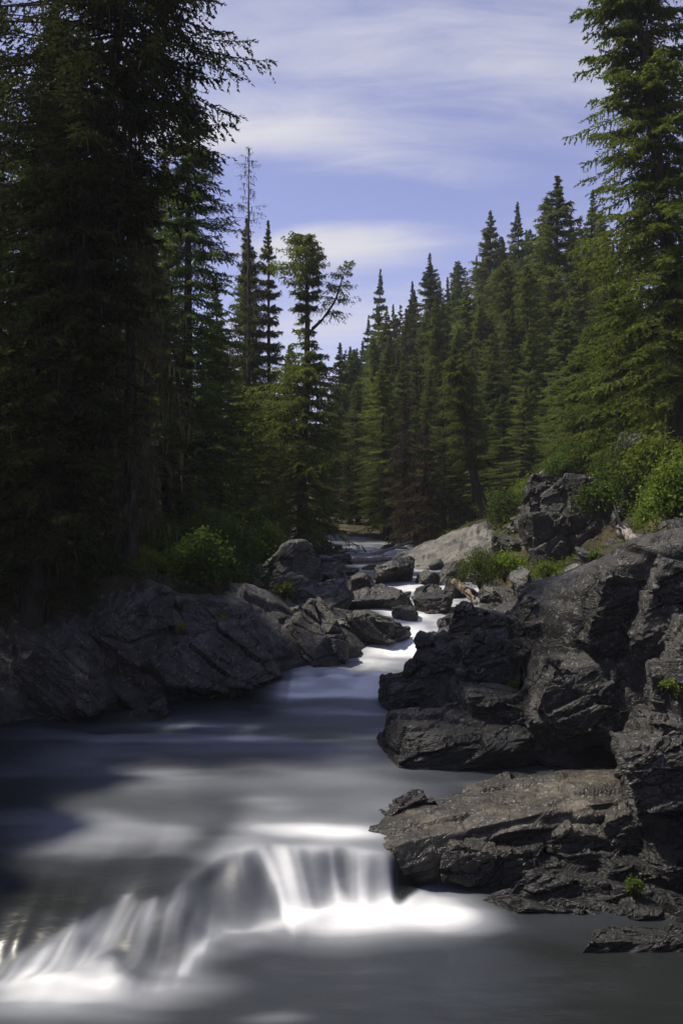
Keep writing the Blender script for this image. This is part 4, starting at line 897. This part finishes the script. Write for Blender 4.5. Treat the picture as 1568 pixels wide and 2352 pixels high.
# ---- individual trees
# huge near left tree leaning right, overhanging the darkest forest and half shading the pool
b0 = plant(55, 1350, 22.0)
tree('spruce_tree', 'huge dark spruce overhanging the darkest forest and half shading the pool', b0,
     conifer(22, 901, [(0, .5), (.2, 1.8), (.35, 2.0), (.5, 1.7), (.58, 2.0), (.66, 3.0), (.76, 3.7), (.86, 3.2), (.94, 1.6), (1, .2)], 500, 34, 12, 0.14, 0.06, tb=0.18, droop=0.4, etop=12, ebot=-14, r0=0.36, gap=0.12, lich=500, hang=0.3, twig=0.3,
             off=bend((0, 0, 0), (0.2, 0.35, 0), (0.5, 1.4, -0.2), (0.8, 2.5, -0.3), (1, 3.1, -0.3)), tsides=12, asym=(-0.15, 0)), M_FIRB)
b0 = plant(300, 1310, 24.8)
tree('dead_conifer', 'half dead dark conifer hung with brown lichen behind the bedrock shelf', b0,
     conifer(15, 902, [(0, .9), (.2, 1.7), (.6, 1.6), (.9, .9), (1, .1)], 260, 18, 4, 0.16, 0.035, tb=0.12, droop=0.55, etop=5, ebot=-18, r0=0.22, gap=0.2, lich=2600, live=0.5), M_BROWN, M_BARK)
b0 = plant(432, 1280, 43)
tree('spruce_tree', 'tall layered spruce at the edge of the darkest forest, highest against the sky', b0,
     conifer(CAMZ + (1176 - 175) / F * 43 - b0[2], 903, [(0, 2.6), (.15, 3.2), (.4, 2.9), (.62, 2.2), (.8, 1.5), (.93, .6), (1, .05)], 420, 22, 8, 0.22, 0.07, tb=0.08, droop=0.42, etop=12, ebot=-12, gap=0.2, lich=300, twig=0.26, hang=0.25,
             asym=(0.1, 0)), M_FIR)
b0 = plant(571, 1260, 60)
tree('dead_spar', 'bare thin spar tree with a few upturned branches against the sky', b0,
     conifer(CAMZ + (1176 - 335) / F * 60 - b0[2], 904, [(0, 0.8), (.5, .8), (.62, 1.2), (.7, 1.5), (.76, .5), (.82, 1.5), (.88, .5), (.93, .9), (1, .15)], 120, 10, 4, 0.22, 0.05, tb=0.3, droop=-0.28, etop=8, ebot=-16, r0=0.2, gap=0.3, lich=250, live=0.5), M_FIRD)
# gnarled cedar, forked, with drooping lower skirts
b0 = plant(700, 1248, 54)
HC = CAMZ + (1176 - 538) / F * 54 - b0[2]
cw, cl, cli = conifer(HC, 905, [(0, 3.2), (.1, 4.0), (.3, 4.0), (.5, 3.4), (.6, 2.7), (.66, 1.1), (.76, 0.7), (.82, 1.2), (.88, 1.9), (.94, 1.5), (1, .5)], 460, 22, 10, 0.22, 0.085, tb=0.05, droop=0.45, etop=28, ebot=-8, r0=0.42, gap=0.34, lich=1100, hang=0.45, twig=0.3,
                      off=bend((0, 0, 0), (0.3, -0.25, 0), (0.6, 0.15, 0), (0.8, 0.15, 0), (1, 0.0, 0)), tsides=10, asym=(0.25, 3.1), gap_lo=0.6, live_top=(0.62, 0.42))
lw2, ll2, li2 = conifer(4.6, 906, [(0, .2), (.3, 1.2), (.7, 1.2), (1, .4)], 60, 14, 6, 0.2, 0.07, tb=0.25, droop=0.3, etop=30, ebot=0, r0=0.08, gap=0.35, live=0.6, lich=100, hang=0.6,
                        off=bend((0, 0, 0), (0.2, 1.0, 0), (0.45, 1.8, 0), (1, 2.6, 0)))
sh = np.array([0.1, 0, HC * 0.70])
wd_ = (merge([cw[0], (lw2[0][0] + sh, lw2[0][1])]), merge([cw[1], (lw2[1][0] + sh, lw2[1][1])])); lv_ = merge([cl, (ll2[0] + sh, ll2[1])])
tree('cedar_tree', 'gnarled fork topped cedar in the middle standing against the sky', b0, (wd_, lv_, cli), M_FIRY)
# leaning tree on the right bank
b0 = plant(1120, 1185, 52)
HL = CAMZ + (1176 - 795) / F * 52 - b0[2]
tree('leaning_conifer', 'small leaning conifer with bare dark lower trunk beside the tilted pale rock', b0,
     conifer(HL, 907, [(0, .3), (.3, .8), (.45, 1.5), (.7, 1.3), (.9, .7), (1, .1)], 190, 16, 7, 0.22, 0.06, tb=0.32, droop=0.5, etop=15, ebot=-14, r0=0.32, gap=0.18, lich=900, hang=0.6,
             off=bend((0, 0, 0), (0.2, -0.75, 0), (0.5, -1.3, 0), (1, -2.1, 0)), tsides=10), M_FIR)
# browned trees
for px, py, Y_, lab in [(928, 900, 60, 'browned half dead conifer left of the leaning tree'), (975, 960, 58, 'smaller browned conifer nearest the leaning tree'), (895, 960, 64, 'browned thin conifer at the end of the valley floor')]:
    b0 = plant(px, 1240, Y_)
    tree('browned_conifer', lab, b0, conifer(CAMZ + (1176 - py) / F * Y_ - b0[2], int(px), [(0, 1.4), (.3, 1.5), (.7, .9), (1, .08)], 200, 14, 6, 0.22, 0.05, tb=0.06, droop=0.5, etop=10, ebot=-15, gap=0.15, lich=900), M_BROWN)
# big right tree, leaning left
b0 = plant(1560, 1000, 33)
HR = CAMZ + (1176 + 330) / F * 33 - b0[2]
tree('fir_tree', 'huge leaning fir with lichen hung boughs above the steep black rock', b0,
     conifer(HR, 908, [(0, 2.6), (.1, 3.6), (.3, 3.5), (.5, 2.9), (.62, 2.2), (.75, 1.9), (.88, 1.5), (1, .3)], 480, 30, 11, 0.17, 0.07, tb=0.06, droop=0.36, etop=18, ebot=-14, r0=0.36, gap=0.28, lich=1100, hang=0.25, twig=0.27,
             off=bend((0, 0, 0), (0.35, -0.5, 0), (0.6, -1.2, 0), (0.75, -1.7, 0), (1, -3.0, 0)), tsides=10), M_FIRY)
b0 = plant(1420, 1060, 40)
tree('fir_tree', 'bushy green fir left of the huge leaning fir', b0,
     conifer(CAMZ + (1176 - 640) / F * 40 - b0[2], 909, [(0, 1.8), (.2, 2.6), (.5, 2.0), (.8, 1.1), (1, .1)], 330, 20, 9, 0.2, 0.06, tb=0.04, droop=0.4, etop=20, ebot=-10, gap=0.12, lich=500, hang=0.4), M_FIRY)
b0 = plant(1330, 1085, 46)
tree('fir_tree', 'young green fir above the shaded cliff', b0,
     conifer(CAMZ + (1176 - 800) / F * 46 - b0[2], 910, [(0, 1.6), (.2, 2.0), (.5, 1.5), (.8, .8), (1, .08)], 260, 18, 8, 0.2, 0.06, tb=0.04, droop=0.4, etop=20, ebot=-8, gap=0.12, lich=200, hang=0.4), M_FIR)
# pale broken snag in the darkest forest
b0 = plant(347, 1270, 46); hs = CAMZ + (1176 - 458) / F * 46 - b0[2]
v, f = tube([(0, 0, 0), (0.1, 0, hs * .4), (0, 0, hs * 0.8), (-.08, 0, hs * .93), (-.06, 0, hs), (-.05, 0, hs + .02)], [.3, .24, .15, .12, .11, .01], 9)
r_ = thing('broken_snag', 'pale broken snag inside the darkest forest', 'tree', b0); obj('trunk', mk_mesh('snag_trunk', v, f, M_BARKG, True), r_)
print('trees', round(time.time() - T0, 1))

# ------------------------------------------------------------------ shrubs and ground plants
def shrub_data(seed, w, h, n_clump=40, leaves=90, ls=0.09, mat=None):
    rg = np.random.default_rng(seed)
    th = rg.uniform(0, 6.28, n_clump); rr_ = np.sqrt(rg.random(n_clump)); zz = rg.random(n_clump) ** 0.7
    c = np.stack([np.cos(th) * rr_ * w * 0.5 * (1.05 - 0.5 * zz), np.sin(th) * rr_ * w * 0.5 * (1.05 - 0.5 * zz), 0.1 + zz * h * (1 - 0.35 * rr_ ** 2)], 1)
    lp = c[:, None] + rg.normal(0, 1, (n_clump, leaves, 3)) * np.array([0.11, 0.11, 0.09]) * w * rg.uniform(0.6, 1.3, (n_clump, 1, 1))
    lp[..., 2] = np.abs(lp[..., 2])
    ld = unit(rg.normal(0, 1, lp.shape) + np.array([0, 0, -0.2])); sd_ = unit(np.cross(ld, rg.normal(0, 0.5, lp.shape) + np.array([0, 0, 1.])))
    l_ = ls * rg.uniform(0.6, 1.3, lp.shape[:2] + (1,))
    q = np.stack([lp - ld * l_ * 0.5, lp + sd_ * l_ * 0.3, lp + ld * l_ * 0.6, lp - sd_ * l_ * 0.3], -2).reshape(-1, 4, 3)
    leaf = mk_mesh('leaves', q.reshape(-1, 3), np.arange(len(q) * 4).reshape(-1, 4), mat, False)
    parts = [tube([(0, 0, -0.15), tuple(p * np.array([.45, .45, .55])), tuple(p)], [0.02, 0.014, 0.004], 4) for p in c[:18]]
    return leaf, mk_mesh('stems', *merge(parts), M_BARK, True)
SH = {}
for nm, sd, w_, h_, nc, lv, ls, mt in [('bright', 1, 1.6, 1.2, 44, 80, 0.10, M_BUSH), ('dark', 2, 1.6, 1.2, 44, 80, 0.10, M_BUSHD), ('small', 3, 0.6, 0.4, 16, 36, 0.07, M_BUSH), ('yellow', 4, 0.7, 0.45, 18, 40, 0.06, M_YELL), ('fine', 5, 1.9, 1.4, 50, 130, 0.07, M_BUSHD)]:
    SH[nm] = shrub_data(sd, w_, h_, nc, lv, ls, mt)
def shrub(kind, px, py, Y_, sc, label, group=None, name='shrub', z=None, cat='shrub'):
    x, y, zz = at(px, py, Y_)
    if z is not None: zz = z
    r_ = thing(name, label, cat, (x, y, zz), group)
    rr2 = random.Random(int(px * 13 + py)); r_.rotation_euler = (0, 0, rr2.uniform(0, 6.28)); r_.scale = (sc * rr2.uniform(.9, 1.15), sc * rr2.uniform(.9, 1.15), sc)
    tag(obj('leaves', SH[kind][0], r_), kind='stuff'); obj('stems', SH[kind][1], r_)
    return r_
for a in [('fine', 1100, 1345, 31.2, 0.9, 'dark green fine leaved half of the round bush beside the rapids'), ('bright', 1158, 1330, 31.5, 0.85, 'bright green broad leaved bush right beside the rapids'),
          ('bright', 1258, 1335, 27.5, 0.55, 'bright green bush on top of the rock ridge left of the pale stone'), ('small', 1362, 1292, 20.8, 0.6, 'tiny bright shrub on the crest of the steep black rock'),
          ('bright', 420, 1348, 27.5, 1.05, 'bright green bush on top of the bedrock shelf'), ('bright', 480, 1240, 36, 1.1, 'sunlit green bush deeper behind the bedrock shelf'), ('dark', 520, 1300, 34, 1.0, 'dark bush behind the bedrock shelf near the flat topped boulder'),
          ('yellow', 515, 1448, 23.3, 0.75, 'yellow leaved plant in a crevice of the bedrock shelf'), ('yellow', 415, 1452, 22.6, 0.5, 'faint yellow moss plant left of the yellow crevice plant'), ('small', 650, 1382, 27.6, 1.3, 'low green tuft behind the shelf crest'),
          ('small', 1010, 1572, 21.6, 0.6, 'small green tuft on the jagged ridge above the rapids'), ('small', 985, 1594, 21.1, 0.45, 'tiny green tuft lowest on the jagged ridge'), ('small', 1180, 1592, 19.3, 0.6, 'green fern tuft in the dark notch under the wall'),
          ('small', 1455, 2062, 12.9, 0.62, 'small green plant on the layered wet ledges'), ('bright', 1550, 1165, 25, 1.15, 'large green bush just above the steep black rock'), ('bright', 1500, 1100, 30, 1.3, 'green bush under the huge leaning fir'),
          ('bright', 1340, 1080, 42.5, 1.5, 'brightest green shrub on top of the shaded cliff'), ('bright', 1400, 1050, 40, 1.3, 'green shrub right of the brightest cliff shrub'), ('dark', 1440, 1130, 34, 1.3, 'dark tangled shrub on the cliff right of the crag'),
          ('yellow', 1000, 1492, 24.6, 0.5, 'orange yellow lichen plant on the left edge of the ridge'), ('small', 1540, 1600, 13.8, 0.6, 'small tuft on the cracked block stack')]:
    shrub(*a)
rg = random.Random(3)
for k in range(110):
    px, yy = (rg.uniform(1090, 1620), rg.uniform(34, 62)) if k < 46 else (rg.uniform(1270, 1640), rg.uniform(25, 46)); xx = (px - 784) / F * yy
    if xx < np.interp(yy, BY, BR) + 2.5 or (px < 1480 and gz(xx, yy) < 5.6 and yy < 40): continue
    shrub(rg.choice(['bright', 'bright', 'dark']), px, 0, yy, rg.uniform(0.6, 1.4), *(('green shrub on the slope between the steep black rock and the huge fir', 'shrubs below the huge fir') if px > 1440 else ('green shrub on the slope above the shaded cliff', 'shrubs above the shaded cliff') if px > 1230 else ('green shrub around the foot of the leaning conifer', 'shrubs around the leaning conifer')), z=gz(xx, yy) - 0.05)
for k in range(95):
    px, yy = rg.uniform(-60, 720), (rg.uniform(26, 50) if k < 60 else rg.uniform(24.3, 29.5)); xx = (px - 784) / F * yy
    if xx > np.interp(yy, BY, BL) - 1.5: continue
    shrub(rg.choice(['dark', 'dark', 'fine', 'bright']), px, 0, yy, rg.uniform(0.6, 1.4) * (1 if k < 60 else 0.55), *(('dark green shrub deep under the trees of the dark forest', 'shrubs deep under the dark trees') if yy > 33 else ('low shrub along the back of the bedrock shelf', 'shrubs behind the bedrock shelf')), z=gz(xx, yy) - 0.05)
# ground cover: low leaves nobody could count
def cover(name, label, n, xr, yr, side, mat, size, seed):
    rg = np.random.default_rng(seed)
    x = rg.uniform(*xr, n); y = rg.uniform(*yr, n)
    keep = (x > np.interp(y, BY, BR) + 1.2) if side > 0 else (x < np.interp(y, BY, BL) - 1.0)
    dens = fbm(np.stack([x * 0.5, y * 0.5, 0 * x], 1), 3, seed) > -0.08
    x, y = x[keep & dens], y[keep & dens]; z = ground(x, y) + 0.35 * fbm(np.stack([x, y, ground(x, y)], 1) * 0.45, 4, 5) * 1.0
    c = np.stack([x, y, z + rg.uniform(0, 0.35, len(x))], 1)
    ld = unit(rg.normal(0, 1, c.shape) + np.array([0, 0, 0.7])); sd_ = unit(np.cross(ld, rg.normal(0, 1, c.shape)))
    l_ = size * rg.uniform(0.5, 1.4, (len(c), 1))
    t_ = np.stack([c - sd_ * l_ * 0.25, c + sd_ * l_ * 0.25, c + ld * l_], 1)
    tag(obj(name, mk_mesh(name, t_.reshape(-1, 3), np.arange(len(t_) * 3).reshape(-1, 3), mat)), label, 'ground cover', kind='stuff')
cover('ground_cover', 'low leafy ground cover on the hillside', 110000, (3, 32), (7, 75), 1, M_BUSH, 0.16, 71)
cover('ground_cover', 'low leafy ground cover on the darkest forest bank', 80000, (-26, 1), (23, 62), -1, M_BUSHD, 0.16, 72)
print('done', round(time.time() - T0, 1))

# ------------------------------------------------------------------ thin valley air
hz_v = np.array([(x, y, z) for x in (-2600, 2600) for y in (-320, 3100) for z in (-8, 140)], float)
hz_f = np.array([(0, 1, 3, 2), (4, 6, 7, 5), (0, 4, 5, 1), (2, 3, 7, 6), (0, 2, 6, 4), (1, 5, 7, 3)])
m, N, L, out = newmat('valley_haze')
pv = N.new('ShaderNodeVolumePrincipled'); pv.inputs['Color'].default_value = (0.86, 0.9, 1.0, 1); pv.inputs['Density'].default_value = 0.00035
L.new(pv.outputs[0], out.inputs['Volume'])
tag(obj('haze', mk_mesh('haze', hz_v, hz_f, m)), 'thin bluish air filling the valley', 'haze', kind='stuff')
